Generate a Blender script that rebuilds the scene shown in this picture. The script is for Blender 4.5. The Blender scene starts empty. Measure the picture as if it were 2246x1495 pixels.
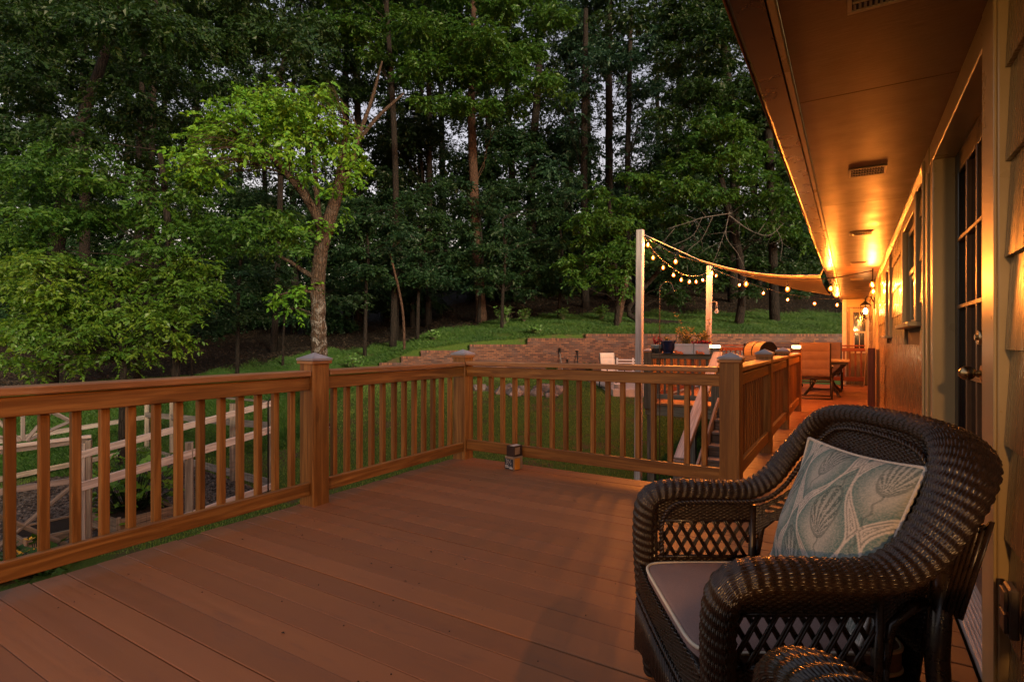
import bpy, math, random
import numpy as np
from mathutils import Vector, Matrix
sc = bpy.context.scene
COL = sc.collection
rng = np.random.default_rng(7)
random.seed(7)
R = math.radians

# ------------------------------------------------------------------ camera frame
F, CX, CY, A, H = 1209.0, 1123.0, 747.5, R(31.57), 1.2
ca, sa = math.cos(A), math.sin(A)
def Wp(xc, D, z=0.0): return Vector((xc*ca - D*sa, xc*sa + D*ca, z))
def atD(px, py, D): return Wp((px-CX)/F*D, D, H-(py-CY)/F*D)
def camxy(x, y): return x*ca+y*sa, -x*sa+y*ca

cam = bpy.data.cameras.new('camera'); co = bpy.data.objects.new('camera', cam); COL.objects.link(co)
cam.sensor_width = 36.0; cam.lens = 36.0*F/2246.0; cam.clip_end = 2000; cam.clip_start = 0.02
co.location = (0, 0, H); co.rotation_euler = (R(90), 0, A)
sc.camera = co

# ------------------------------------------------------------------ materials
class N:
    def __init__(s, name):
        s.m = bpy.data.materials.new(name); s.m.use_nodes = True
        s.t = s.m.node_tree; s.t.nodes.clear()
        s.out = s.n('ShaderNodeOutputMaterial')
    def n(s, typ, **kw):
        nd = s.t.nodes.new(typ)
        for k, v in kw.items():
            if k == 'I':
                for kk, vv in v.items(): s.set(nd.inputs[kk], vv)
            else: setattr(nd, k, v)
        return nd
    def set(s, sock, v):
        if isinstance(v, bpy.types.NodeSocket): s.t.links.new(v, sock)
        else:
            if isinstance(v, tuple) and len(v) == 3 and sock.type == 'RGBA': v = v+(1,)
            sock.default_value = v
    def ramp(s, fac, *stops):
        r = s.n('ShaderNodeValToRGB', I={0: fac}); e = r.color_ramp.elements
        while len(e) > 1: e.remove(e[-1])
        for i, (p, c) in enumerate(stops):
            el = e[0] if i == 0 else e.new(p)
            el.position = p
            if not isinstance(c, tuple): c = (c, c, c)
            el.color = c+(1,) if len(c) == 3 else c
        return r.outputs[0]
    def mix(s, fac, a, b, mode='MIX'):
        m = s.n('ShaderNodeMix', data_type='RGBA', blend_type=mode)
        s.set(m.inputs[0], fac); s.set(m.inputs[6], a); s.set(m.inputs[7], b)
        return m.outputs[2]
    def math(s, op, a, b=0.0, c=0.0):
        m = s.n('ShaderNodeMath', operation=op)
        s.set(m.inputs[0], a); s.set(m.inputs[1], b); s.set(m.inputs[2], c)
        return m.outputs[0]
    def noise(s, vec, scale, detail=4, rough=.55, dist=0.0, w=None):
        nd = s.n('ShaderNodeTexNoise', I={'Scale': scale, 'Detail': detail, 'Roughness': rough, 'Distortion': dist})
        if vec is not None: s.set(nd.inputs['Vector'], vec)
        if w is not None:
            nd.noise_dimensions = '4D'; s.set(nd.inputs['W'], w)
        return nd.outputs['Fac']
    def mapping(s, vec, scale=(1, 1, 1), loc=(0, 0, 0), rot=(0, 0, 0)):
        return s.n('ShaderNodeMapping', I={'Vector': vec, 'Scale': scale, 'Location': loc, 'Rotation': rot}).outputs[0]
    def bump(s, h, strength=.3, dist=.01):
        return s.n('ShaderNodeBump', I={'Height': h, 'Strength': strength, 'Distance': dist}).outputs[0]
    def bsdf(s, col, rough=.5, normal=None, spec=.5, metal=0.0, **kw):
        b = s.n('ShaderNodeBsdfPrincipled')
        s.set(b.inputs['Base Color'], col); s.set(b.inputs['Roughness'], rough)
        b.inputs['Specular IOR Level'].default_value = spec; s.set(b.inputs['Metallic'], metal)
        if normal is not None: s.set(b.inputs['Normal'], normal)
        for k, v in kw.items(): s.set(b.inputs[k.replace('_', ' ')], v)
        s.t.links.new(b.outputs[0], s.out.inputs[0]); return b
    def uv(s): return s.n('ShaderNodeTexCoord').outputs['UV']
    def obj(s): return s.n('ShaderNodeTexCoord').outputs['Object']
    def pos(s): return s.n('ShaderNodeNewGeometry').outputs['Position']
    def isl(s): return s.n('ShaderNodeNewGeometry').outputs['Random Per Island']
    def orand(s): return s.n('ShaderNodeObjectInfo').outputs['Random']

M = {}
def wood(name, c1, c2, rough=.55, spec=.4, grain=(1.3, 26, 1), knots=.0, bump=.25, wear=None, c3=None, soft=False, tv=(.84, 1.12)):
    n = N(name); u = n.uv()
    w = n.math('MULTIPLY', n.math('ADD', n.orand(), n.math('MULTIPLY', n.isl(), 1.7)), 40)
    g = n.noise(n.mapping(u, grain), 1.0, 6, .62, .9, w)
    blot = n.noise(n.mapping(u, (1.2, 4, 1)), 1.5, 3, .5, 0, w)
    col = n.ramp(g, (.25, c2), (.75, c1)) if soft else n.ramp(g, (.36, tuple(x*.72 for x in c2)), (.47, c2), (.62, c1))
    col = n.mix(n.math('MULTIPLY', n.ramp(blot, (.35, 0.), (.75, 1.)), .45), col, c3 or tuple(x*.62 for x in c1))
    tint = n.ramp(n.math('FRACT', n.math('MULTIPLY', w, .731)), (0, tv[0]), (1, tv[1]))
    col = n.mix(1.0, col, tint, 'MULTIPLY')
    if knots:
        v = n.n('ShaderNodeTexVoronoi', voronoi_dimensions='4D', I={'Vector': n.mapping(u, (1.6, 7, 1)), 'Scale': 1.1, 'W': w, 'Randomness': 1.0})
        d = v.outputs['Distance']
        ring = n.math('MULTIPLY', n.math('SUBTRACT', n.math('SINE', n.math('MULTIPLY', d, 55)), .1), n.ramp(d, (.0, 1.), (.17, .9), (.24, 0.)))
        col = n.mix(n.math('MULTIPLY', n.ramp(d, (.07, 1.), (.19, 0.)), knots), col, tuple(x*.3 for x in c2))
        col = n.mix(n.math('MULTIPLY', n.math('MAXIMUM', ring, 0), knots*.6), col, tuple(x*.5 for x in c2))
    if wear:
        wn = n.noise(n.mapping(u, (1.0, 5, 1)), 3.0, 8, .7, .4, w)
        col = n.mix(n.ramp(wn, (.56, 0.), (.7, .75)), col, wear)
    fine = n.noise(n.mapping(u, (6, 160, 1)), 1.0, 3, .6, 0, w)
    hgt = n.math('ADD', n.math('MULTIPLY', g, .7), n.math('MULTIPLY', fine, .5))
    rr = n.ramp(g, (.2, max(.05, rough-.12)), (.8, min(1, rough+.12)))
    n.bsdf(col, rr, n.bump(hgt, bump, .004), spec)
    M[name] = n.m
    return n.m
wood('stained_cedar', (.43, .195, .046), (.235, .092, .019), .5, .45, knots=.75, bump=.35)
wood('cap_cedar', (.52, .25, .095), (.36, .15, .05), .5, .45, knots=.3, bump=.3, wear=(.54, .36, .22))
wood('baluster_cedar', (.45, .20, .046), (.25, .096, .02), .5, .45, bump=.3, tv=(.65, 1.15))
wood('red_cedar', (.26, .07, .028), (.14, .035, .014), .5, .4, bump=.3)
wood('grey_wood', (.30, .26, .235), (.17, .145, .13), .75, .25, knots=.7, bump=.5, wear=(.12, .10, .09))
wood('pale_wood', (.52, .45, .42), (.34, .285, .26), .7, .25, knots=.6, bump=.4)
wood('treated_pine', (.23, .20, .145), (.13, .11, .075), .7, .25, knots=.6, bump=.4)
wood('weathered_post', (.27, .225, .18), (.13, .105, .085), .8, .2, knots=.5, bump=.6)
wood('bed_board', (.30, .22, .15), (.18, .13, .09), .8, .2, knots=.6, bump=.5)
wood('deck_paint', (.32, .130, .050), (.27, .105, .040), .5, .4, (.8, 26, 1), knots=.0, bump=.2, wear=(.19, .085, .048), c3=(.245, .100, .054), soft=True, tv=(.88, 1.09))

def simple(name, col, rough=.5, spec=.5, metal=0.0, var=.12, scale=8, bump=.08, bs=120, emit=None, **kw):
    n = N(name); p = n.obj()
    a = n.noise(p, scale, 5, .6)
    c = n.mix(1.0, col, n.ramp(a, (.25, 1-var*1.6), (.75, 1+var)), 'MULTIPLY')
    hb = n.noise(p, bs, 3, .6)
    b = n.bsdf(c, n.ramp(a, (.2, max(.02, rough-.08)), (.8, min(1, rough+.08))), n.bump(hb, bump, .004) if bump else None, spec, metal, **kw)
    if emit:
        b.inputs['Emission Color'].default_value = emit[0]+(1,); b.inputs['Emission Strength'].default_value = emit[1]
    M[name] = n.m; return n.m
simple('trim_paint', (.46, .34, .17), .30, .6, var=.05, scale=3, bump=.02, bs=30)
simple('white_trim', (.66, .60, .52), .45, .5, var=.08, bump=.1)
simple('threshold_paint', (.50, .47, .44), .5, .4, var=.15, bump=.1)
simple('gutter_brown', (.030, .011, .005), .3, .55, var=.2, bump=.1, bs=14)
simple('gutter_lip', (.16, .06, .025), .3, .55, var=.2, bump=.1)
simple('door_dark', (.022, .012, .008), .32, .5, var=.2, bump=.1)
simple('door_bar', (.20, .10, .045), .35, .5, var=.15, bump=.1)
simple('brass', (.50, .34, .17), .28, .5, 1.0, var=.15, bump=.02)
simple('dark_metal', (.02, .018, .017), .4, .5, .6, var=.1)
simple('cord_black', (.012, .011, .01), .55, .4)
simple('bronze_frame', (.05, .033, .022), .38, .5, .3, var=.1)
simple('blue_glaze', (.012, .017, .055), .12, .6, var=.25, bump=.04, bs=20)
simple('teal_glaze', (.22, .30, .33), .2, .6, var=.25, bump=.04)
simple('dark_glaze', (.03, .035, .04), .25, .6, var=.25)
simple('planter_white', (.62, .56, .54), .5, .4, var=.05)
simple('terracotta', (.40, .13, .05), .7, .3)
simple('soil', (.03, .02, .014), .95, .1, var=.4, scale=40, bump=.6, bs=80)
simple('concrete', (.40, .355, .32), .8, .25, var=.15, scale=5, bump=.25)
simple('white_plastic', (.60, .58, .58), .4, .4, var=.05)
simple('sling_white', (.52, .49, .45), .6, .3, var=.08)
simple('rope', (.40, .33, .27), .8, .2)
simple('mulch_dark', (.05, .037, .028), .95, .15, var=.5, scale=30, bump=1., bs=60)
simple('yellow_barrel', (.50, .30, .10), .35, .5, var=.15)
simple('grill_black', (.035, .033, .036), .45, .5, var=.15)
simple('vent_metal', (.34, .27, .18), .4, .5, var=.15)
simple('paper_white', (.60, .58, .55), .7, .2, var=.05)
simple('carton', (.34, .23, .15), .75, .2, var=.1)
simple('carton_dark', (.05, .028, .022), .6, .3, var=.3)
simple('label_orange', (.70, .27, .03), .6, .3, var=.08)
simple('label_navy', (.03, .04, .06), .5, .4, var=.1)
simple('house_fill', (.10, .08, .06), .8, .2)
simple('roof_shingle', (.10, .085, .075), .9, .1, var=.3, scale=6)
simple('piping_cream', (.75, .64, .50), .7, .2, var=.08, bump=.2)
simple('chair_tan', (.24, .145, .09), .75, .2, var=.08, bump=.5, bs=260)
simple('sail_cloth', (.24, .19, .16), .8, .15, var=.05, bump=.3, bs=200)
simple('slate_cap', (.36, .33, .34), .45, .5, .1, var=.2, bump=.15)
simple('curtain', (.40, .34, .24), .8, .2, var=.1)
simple('curtain_red', (.18, .07, .03), .8, .2, var=.2)
simple('outlet_grey', (.16, .13, .11), .5, .4, var=.3)
simple('flower_red', (.30, .012, .03), .6, .3)
simple('flower_yellow', (.75, .42, .03), .6, .3)
simple('table_tile', (.42, .25, .12), .3, .5, var=.15)
simple('moss_green', (.05, .07, .02), .9, .1, var=.3)
simple('screw_dark', (.05, .025, .018), .5, .4, .3)
simple('siding_edge', (.16, .10, .05), .6, .3)

# glass
def glass_dark(name, col=(.012, .010, .009), rough=.06):
    n = N(name); n.bsdf(col, rough, n.bump(n.noise(n.obj(), 3, 2), .03, .02), .8); M[name] = n.m
glass_dark('window_glass')
n = N('clear_glass'); n.bsdf((.85, .82, .78), .08, None, .5, 0., Transmission_Weight=.75); M['clear_glass'] = n.m
def emitter(name, col, strength):
    n = N(name); e = n.n('ShaderNodeEmission', I={0: col, 1: strength}); n.t.links.new(e.outputs[0], n.out.inputs[0]); M[name] = n.m
emitter('bulb_glow', (1.0, .27, .035), 9000.)
n = N('amber_globe'); t_ = n.n('ShaderNodeBsdfTransparent', I={0: (1.0, .93, .82)}); e_ = n.n('ShaderNodeEmission', I={0: (1.0, .115, .012), 1: 1.15}); a_ = n.n('ShaderNodeAddShader'); n.t.links.new(t_.outputs[0], a_.inputs[0]); n.t.links.new(e_.outputs[0], a_.inputs[1]); n.t.links.new(a_.outputs[0], n.out.inputs[0]); M['amber_globe'] = n.m
emitter('lantern_glow', (1.0, .45, .12), 40.)
emitter('porch_glow', (1.0, .48, .15), 1400.)
emitter('solar_glow', (1.0, .62, .28), 14.)

# painted soffit / siding
n = N('soffit_paint'); p = n.obj()
hb = n.math('ADD', n.noise(n.mapping(p, (9, 60, 1)), 1., 3, .6), n.math('MULTIPLY', n.noise(p, 45, 4, .6), .6))
v = n.n('ShaderNodeTexVoronoi', I={'Vector': p, 'Scale': 9.0}).outputs['Distance']
spk = n.ramp(v, (.012, 1.), (.022, 0.))
spk = n.math('MULTIPLY', spk, n.ramp(n.noise(p, 2.2, 2), (.55, 0.), (.7, 1.)))
c = n.mix(1.0, (.085, .041, .013), n.ramp(n.noise(p, 3, 5, .6), (.3, .8), (.7, 1.1)), 'MULTIPLY')
c = n.mix(n.math('MULTIPLY', spk, .8), c, (.04, .025, .012))
n.bsdf(c, n.ramp(n.noise(p, 5, 4), (.3, .30), (.7, .44)), n.bump(hb, .16, .004), .38); M['soffit_paint'] = n.m

n = N('siding_paint'); u = n.uv(); isl = n.isl()
g = n.noise(n.mapping(u, (2, 34, 1)), 1.0, 5, .6, .4, n.math('MULTIPLY', isl, 31))
c = n.ramp(n.noise(n.mapping(u, (2, 6, 1)), 1.2, 4, .6, 0, n.math('MULTIPLY', isl, 17)), (.3, (.18, .11, .045)), (.7, (.27, .17, .072)))
c = n.mix(n.ramp(g, (.3, .2), (.6, 0.)), c, (.12, .07, .03))
c = n.mix(1.0, c, n.ramp(isl, (0, .82), (1, 1.1)), 'MULTIPLY')
n.bsdf(c, n.ramp(g, (.3, .2), (.7, .34)), n.bump(g, .22, .004), .6); M['siding_paint'] = n.m

# brick
n = N('brick'); u = n.uv()
def brickmat(name, bw, rh, off):
    n = N(name); u = n.uv()
    b = n.n('ShaderNodeTexBrick', offset=off, I={'Vector': n.mapping(u, (1, 1, 1)), 'Scale': 1.0, 'Mortar Size': .0095, 'Mortar Smooth': .2, 'Bias': 0.0, 'Brick Width': bw, 'Row Height': rh,
        'Color1': (.055, .024, .018), 'Color2': (.20, .084, .046), 'Mortar': (.055, .040, .034)})
    st = n.noise(n.mapping(u, (1.0, 1.6, 1)), 1.3, 6, .65)
    c = n.mix(n.ramp(st, (.5, 0.), (.68, .72)), b.outputs['Color'], (.075, .058, .058))
    c = n.mix(n.ramp(n.noise(u, 45, 3), (.4, 0.), (.75, .35)), c, (.08, .04, .03))
    h = n.math('ADD', n.math('MULTIPLY', b.outputs['Fac'], -1.0), n.math('MULTIPLY', n.noise(u, 60, 3), .35))
    n.bsdf(c, .85, n.bump(h, .8, .01), .25); M[name] = n.m
brickmat('brick', .217, .0725, .5); brickmat('brick_cap', .0725, .3, 0.)

# bark
def barkmat(name, c1, c2, lichen=None, sc_=1.0):
    n = N(name); p = n.obj()
    a = n.noise(n.mapping(p, (9*sc_, 9*sc_, 2.2*sc_)), 2.2, 7, .68, .5)
    v = n.n('ShaderNodeTexVoronoi', feature='DISTANCE_TO_EDGE', I={'Vector': n.mapping(p, (16*sc_, 16*sc_, 3.6*sc_)), 'Scale': 1.3}).outputs['Distance']
    c = n.ramp(a, (.3, c2), (.7, c1))
    c = n.mix(n.ramp(v, (0., .8), (.12, 0.)), c, tuple(x*.35 for x in c2))
    if lichen:
        l = n.noise(p, 5.5, 7, .75, .8)
        hz = n.n('ShaderNodeSeparateXYZ', I={0: p}).outputs[2]
        lw = n.ramp(n.math('ADD', n.math('MULTIPLY', hz, .2), n.math('MULTIPLY', l, .3)), (.74, 1.), (.92, .12))
        c = n.mix(n.math('MULTIPLY', n.ramp(l, (.5, 0.), (.6, .9)), lw), c, lichen)
    n.bsdf(c, .9, n.bump(n.math('ADD', a, n.ramp(v, (0., 0.), (.2, .8))), .9, .03), .15); M[name] = n.m
barkmat('bark_lichen', (.075, .048, .031), (.028, .018, .012), (.19, .18, .165))
barkmat('bark_brown', (.085, .048, .032), (.032, .018, .012), None, .7)
barkmat('bark_dark', (.024, .018, .015), (.010, .008, .006), None, .7)
barkmat('bark_pale', (.20, .165, .135), (.10, .08, .065), None, 1.2)
barkmat('twig_grey', (.17, .15, .135), (.10, .085, .075), None, 2.)

# foliage
def leafmat(name, ca_, cb_, cc, tr=.3, rough=.5):
    n = N(name)
    i = n.isl()
    cl = n.noise(n.pos(), .55, 3, .6)
    c = n.mix(i, ca_, cb_)
    c = n.mix(n.ramp(cl, (.38, 0.), (.66, .8)), c, cc)
    b = n.bsdf(c, rough, None, .35)
    t = n.n('ShaderNodeBsdfTranslucent', I={0: n.mix(.5, c, (cb_[0]*1.3, cb_[1]*1.25, cb_[2]*.6))})
    mx = n.n('ShaderNodeMixShader', I={0: tr, 1: b.outputs[0], 2: t.outputs[0]})
    n.t.links.new(mx.outputs[0], n.out.inputs[0]); M[name] = n.m
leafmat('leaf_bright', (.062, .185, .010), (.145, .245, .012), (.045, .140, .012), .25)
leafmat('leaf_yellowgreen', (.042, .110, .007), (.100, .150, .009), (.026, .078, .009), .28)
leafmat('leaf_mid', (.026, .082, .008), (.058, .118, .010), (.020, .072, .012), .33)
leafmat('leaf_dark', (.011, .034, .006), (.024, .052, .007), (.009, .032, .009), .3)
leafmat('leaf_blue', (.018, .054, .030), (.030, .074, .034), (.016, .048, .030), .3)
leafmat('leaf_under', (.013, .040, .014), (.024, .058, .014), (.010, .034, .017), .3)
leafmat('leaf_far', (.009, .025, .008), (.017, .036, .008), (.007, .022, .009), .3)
leafmat('leaf_olive', (.16, .14, .045), (.26, .22, .07), (.20, .17, .06), .25)
leafmat('leaf_squash', (.10, .24, .02), (.20, .33, .03), (.08, .20, .02), .3)
leafmat('leaf_red', (.20, .01, .03), (.33, .02, .05), (.12, .01, .04), .25)
leafmat('grass_blade', (.050, .125, .012), (.22, .30, .07), (.07, .16, .02), .3, .6)
leafmat('grass_long', (.026, .082, .008), (.056, .118, .013), (.018, .065, .008), .3, .6)
leafmat('fern', (.055, .14, .025), (.085, .18, .03), (.05, .12, .03), .3)
leafmat('litter', (.022, .015, .009), (.05, .032, .018), (.012, .010, .006), .1, .8)

# ground
n = N('ground_soil'); p = n.pos()
att = n.n('ShaderNodeAttribute', attribute_name='litter').outputs['Fac']
g1 = n.ramp(n.noise(p, 30, 4, .7), (.3, (.028, .058, .010)), (.7, (.075, .118, .022)))
g1 = n.mix(n.ramp(n.noise(p, 1.1, 5, .65), (.53, 0.), (.64, .8)), g1, (.085, .055, .033))
l1 = n.ramp(n.noise(p, 14, 6, .75), (.3, (.006, .0045, .003)), (.7, (.020, .013, .008)))
c = n.mix(att, g1, l1)
n.bsdf(c, .95, n.bump(n.noise(p, 40, 5, .7), .8, .03), .1); M['ground_soil'] = n.m
n = N('rock'); p = n.obj()
a = n.noise(p, 3.5, 7, .7, .6)
c = n.ramp(a, (.3, (.055, .047, .043)), (.5, (.19, .165, .15)), (.68, (.36, .315, .28)))
n.bsdf(c, .85, n.bump(n.noise(p, 14, 6, .7), .8, .05), .2); M['rock'] = n.m
# gravel
n = N('gravel'); p = n.pos()
v = n.n('ShaderNodeTexVoronoi', I={'Vector': n.mapping(p, (18, 30, 20)), 'Scale': 1.0})
c = n.mix(n.ramp(v.outputs['Color'], (.2, 0.), (.9, 1.)), (.035, .026, .022), (.17, .14, .12))
n.bsdf(c, .9, n.bump(v.outputs['Distance'], .8, .03), .15); M['gravel'] = n.m
# wicker
n = N('wicker'); p = n.obj()
c = n.ramp(n.noise(p, 60, 4, .6), (.3, (.013, .0075, .005)), (.7, (.040, .022, .013)))
n.bsdf(c, n.ramp(n.noise(p, 35, 3), (.3, .22), (.7, .38)), None, .55); M['wicker'] = n.m
# cushion cloth
n = N('cushion_cloth'); p = n.obj()
c = n.mix(1., (.29, .185, .165), n.ramp(n.noise(p, 420, 2, .7), (.3, .75), (.7, 1.2)), 'MULTIPLY')
c = n.mix(n.ramp(n.noise(p, 7, 4), (.5, 0.), (.8, .3)), c, (.28, .21, .20))
n.bsdf(c, .85, n.bump(n.noise(p, 500, 2), .3, .002), .2); M['cushion_cloth'] = n.m
# damask pillow: printed pattern stored per vertex
n = N('pillow_cloth')
a = n.n('ShaderNodeAttribute', attribute_name='print').outputs['Fac']
b_ = n.n('ShaderNodeAttribute', attribute_name='motif').outputs['Fac']
c = n.mix(a, (.62, .55, .50), (.11, .20, .195))
c = n.mix(b_, c, (.05, .085, .085))
c = n.mix(n.ramp(n.noise(n.obj(), 160, 3, .7), (.45, 0.), (.62, .3)), c, (.20, .225, .21))
n.bsdf(c, .85, n.bump(n.noise(n.obj(), 380, 2), .3, .002), .2); M['pillow_cloth'] = n.m

# ------------------------------------------------------------------ object helpers
def tag(o, label=None, cat=None, group=None, kind=None):
    if label: o['label'] = label
    if cat: o['category'] = cat
    if group: o['group'] = group
    if kind: o['kind'] = kind
    return o
def empty(name, loc=(0, 0, 0), label=None, cat=None, group=None, rz=0.0):
    o = bpy.data.objects.new(name, None); COL.objects.link(o); o.empty_display_size = .1
    o.location = loc; o.rotation_euler = (0, 0, rz)
    return tag(o, label, cat, group)
def link_mesh(name, me, mat, parent=None, loc=None):
    o = bpy.data.objects.new(name, me); COL.objects.link(o)
    if mat is not None:
        me.materials.clear(); me.materials.append(M[mat] if isinstance(mat, str) else mat)
    if parent is not None: o.parent = parent
    if loc is not None: o.location = loc
    return o
def np_mesh(name, V, Fq, smooth=False):
    V = np.asarray(V, dtype=np.float32); Fq = np.asarray(Fq, dtype=np.int32)
    me = bpy.data.meshes.new(name); k = Fq.shape[1]
    me.vertices.add(len(V)); me.vertices.foreach_set('co', V.ravel())
    me.loops.add(Fq.size); me.loops.foreach_set('vertex_index', Fq.ravel())
    me.polygons.add(len(Fq)); me.polygons.foreach_set('loop_start', np.arange(0, Fq.size, k, dtype=np.int32))
    me.polygons.foreach_set('loop_total', np.full(len(Fq), k, dtype=np.int32))
    me.polygons.foreach_set('use_smooth', np.full(len(Fq), smooth, dtype=bool))
    me.update(); me.validate(); return me

class MB:
    """mesh builder; local=origin subtracts so that parts sit on their thing's base"""
    def __init__(s, o=(0, 0, 0)): s.v = []; s.f = []; s.uv = []; s.sm = []; s.o = Vector(o)
    def face(s, idx, uv=None, smooth=False):
        s.f.append(idx); s.uv.append(uv or [(0, 0)]*len(idx)); s.sm.append(smooth)
    def box(s, c, size, rot=None, bev=.004):
        """chamfered box; uv u runs along the longest side"""
        c = Vector(c)-s.o; hx = [x/2 for x in size]; b = min(bev, min(hx)*.45)
        rm = rot if rot is not None else Matrix.Identity(3)
        L = max(range(3), key=lambda i: size[i]); off = random.random()*30
        def vuv(l, k):
            oth = [i for i in range(3) if i != k]
            if L in oth: return (l[L]+off, l[[i for i in oth if i != L][0]]+off*1.7+k*.37)
            return (l[oth[0]]+off, l[oth[1]]+off*1.7)
        base = len(s.v); ids = {}; loc = []
        for sx in (-1, 1):
            for sy in (-1, 1):
                for sz in (-1, 1):
                    sg = (sx, sy, sz)
                    for k in range(3):
                        l = [sg[i]*(hx[i]-(0 if i == k else b)) for i in range(3)]
                        ids[(sg, k)] = base+len(loc); loc.append(l); s.v.append(rm @ Vector(l)+c)
        def add(keys, nk):
            idx = [ids[k] for k in keys]; P = [Vector(loc[i-base]) for i in idx]
            nr = (P[1]-P[0]).cross(P[2]-P[0]); cen = sum(P, Vector())/len(P)
            if nr.dot(cen) < 0: idx.reverse()
            s.face(idx, [vuv(loc[i-base], nk) for i in idx])
        for k in range(3):
            i, j = [q for q in range(3) if q != k]
            for sg in (-1, 1):
                q = []
                for a, b2 in ((-1, -1), (1, -1), (1, 1), (-1, 1)):
                    t = [0, 0, 0]; t[k] = sg; t[i] = a; t[j] = b2; q.append((tuple(t), k))
                add(q, k)
            for a in (-1, 1):
                for b2 in (-1, 1):
                    t0 = [0, 0, 0]; t0[i] = a; t0[j] = b2; t0[k] = -1; t1 = list(t0); t1[k] = 1
                    add([(tuple(t0), i), (tuple(t1), i), (tuple(t1), j), (tuple(t0), j)], i)
        for sx in (-1, 1):
            for sy in (-1, 1):
                for sz in (-1, 1):
                    sg = (sx, sy, sz); add([(sg, 0), (sg, 1), (sg, 2)], 0)
        return s
    def bb(s, x0, x1, y0, y1, z0, z1, bev=.004):
        return s.box(((x0+x1)/2, (y0+y1)/2, (z0+z1)/2), (abs(x1-x0), abs(y1-y0), abs(z1-z0)), None, bev)
    def beam(s, p, q, w, h, up=(0, 0, 1), bev=.004):
        p, q = Vector(p), Vector(q); d = q-p; L = d.length; d.normalize()
        y = Vector(up).cross(d)
        if y.length < 1e-4: y = Vector((0, 1, 0)).cross(d)
        y.normalize(); z = d.cross(y)
        rm = Matrix((d, y, z)).transposed()
        return s.box((p+q)/2, (L, w, h), rm, bev)
    def tube(s, pts, r, n=8, cap=True, smooth=True):
        pts = [Vector(p)-s.o for p in pts]; m = len(pts)
        rr = r if isinstance(r, (list, tuple)) else [r]*m
        t0 = (pts[1]-pts[0]).normalized()
        nrm = t0.orthogonal().normalized(); rings = []; ulen = 0
        for i, p in enumerate(pts):
            t = (pts[min(i+1, m-1)]-pts[max(i-1, 0)])
            if t.length < 1e-9: t = t0
            t.normalize(); nrm = (nrm-t*nrm.dot(t)).normalized(); bn = t.cross(nrm)
            if i: ulen += (p-pts[i-1]).length
            ring = []
            for k in range(n):
                a = 2*math.pi*k/n
                ring.append(len(s.v)); s.v.append(p+(nrm*math.cos(a)+bn*math.sin(a))*rr[i])
            rings.append((ring, ulen))
        for (a, ua), (b, ub) in zip(rings, rings[1:]):
            for k in range(n):
                k2 = (k+1) % n
                s.face([a[k], a[k2], b[k2], b[k]], [(ua, k/n*.3), (ua, (k+1)/n*.3), (ub, (k+1)/n*.3), (ub, k/n*.3)], smooth)
        if cap:
            s.face(list(reversed(rings[0][0]))); s.face(list(rings[-1][0]))
        return s
    def lathe(s, c, prof, n=20, smooth=True):
        c = Vector(c)-s.o; rings = []
        for r, z in prof:
            ring = []
            for k in range(n):
                a = 2*math.pi*k/n; ring.append(len(s.v)); s.v.append(c+Vector((r*math.cos(a), r*math.sin(a), z)))
            rings.append(ring)
        for a, b in zip(rings, rings[1:]):
            for k in range(n): s.face([a[k], a[(k+1) % n], b[(k+1) % n], b[k]], None, smooth)
        if prof[0][0] > 1e-4: s.face(list(reversed(rings[0])))
        if prof[-1][0] > 1e-4: s.face(list(rings[-1]))
        return s
    def ball(s, c, r, n=10, sc3=(1, 1, 1)):
        c = Vector(c)
        prof = [(max(1e-5, r*math.sin(math.pi*i/n)), -r*math.cos(math.pi*i/n)*sc3[2]) for i in range(n+1)]
        return s.lathe(c, prof, n*2)
    def poly(s, pts, smooth=False, uv=None):
        b = len(s.v); s.v += [Vector(p)-s.o for p in pts]; s.face(list(range(b, b+len(pts))), uv, smooth); return s
    def prism(s, prof, axis, a0, a1):
        """extrude a 2-D profile (list of pairs in the other two axes) along axis"""
        oth = [i for i in range(3) if i != axis]; m = len(prof); b = len(s.v)
        for a in (a0, a1):
            for p in prof:
                v = [0, 0, 0]; v[axis] = a; v[oth[0]] = p[0]; v[oth[1]] = p[1]; s.v.append(Vector(v)-s.o)
        per = 0
        for i in range(m):
            j = (i+1) % m; e = math.dist(prof[i], prof[j])
            s.face([b+i, b+j, b+m+j, b+m+i], [(a0, per), (a0, per+e), (a1, per+e), (a1, per)]); per += e
        s.face([b+i for i in range(m)][::-1], [prof[i] for i in range(m)][::-1]); s.face([b+m+i for i in range(m)], list(prof))
        return s
    def mesh(s, name, fixn=False):
        me = bpy.data.meshes.new(name); me.from_pydata([tuple(v) for v in s.v], [], s.f)
        ul = me.uv_layers.new(name='UVMap'); flat = [c for f in s.uv for uv in f for c in uv]
        ul.data.foreach_set('uv', flat)
        me.polygons.foreach_set('use_smooth', s.sm)
        if fixn:
            import bmesh
            bm = bmesh.new(); bm.from_mesh(me); bmesh.ops.recalc_face_normals(bm, faces=bm.faces); bm.to_mesh(me); bm.free()
        me.update(); return me
    def build(s, name, mat, parent=None, fixn=False):
        return link_mesh(name, s.mesh(name, fixn), mat, parent, None if parent is not None else tuple(s.o))

def copy_tree(o, parent=None):
    c = o.copy(); COL.objects.link(c)
    if parent is not None: c.parent = parent
    for ch in list(o.children): copy_tree(ch, c)
    return c
def smooth_path(pts, n=8):
    """Catmull-Rom"""
    P = [np.array(p, float) for p in pts]; P = [2*P[0]-P[1]]+P+[2*P[-1]-P[-2]]; out = []
    for i in range(1, len(P)-2):
        for k in range(n):
            t = k/n; a, b, c, d = P[i-1], P[i], P[i+1], P[i+2]
            out.append(.5*((2*b)+(-a+c)*t+(2*a-5*b+4*c-d)*t*t+(-a+3*b-3*c+d)*t**3))
    out.append(P[-2]); return np.array(out)
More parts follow.
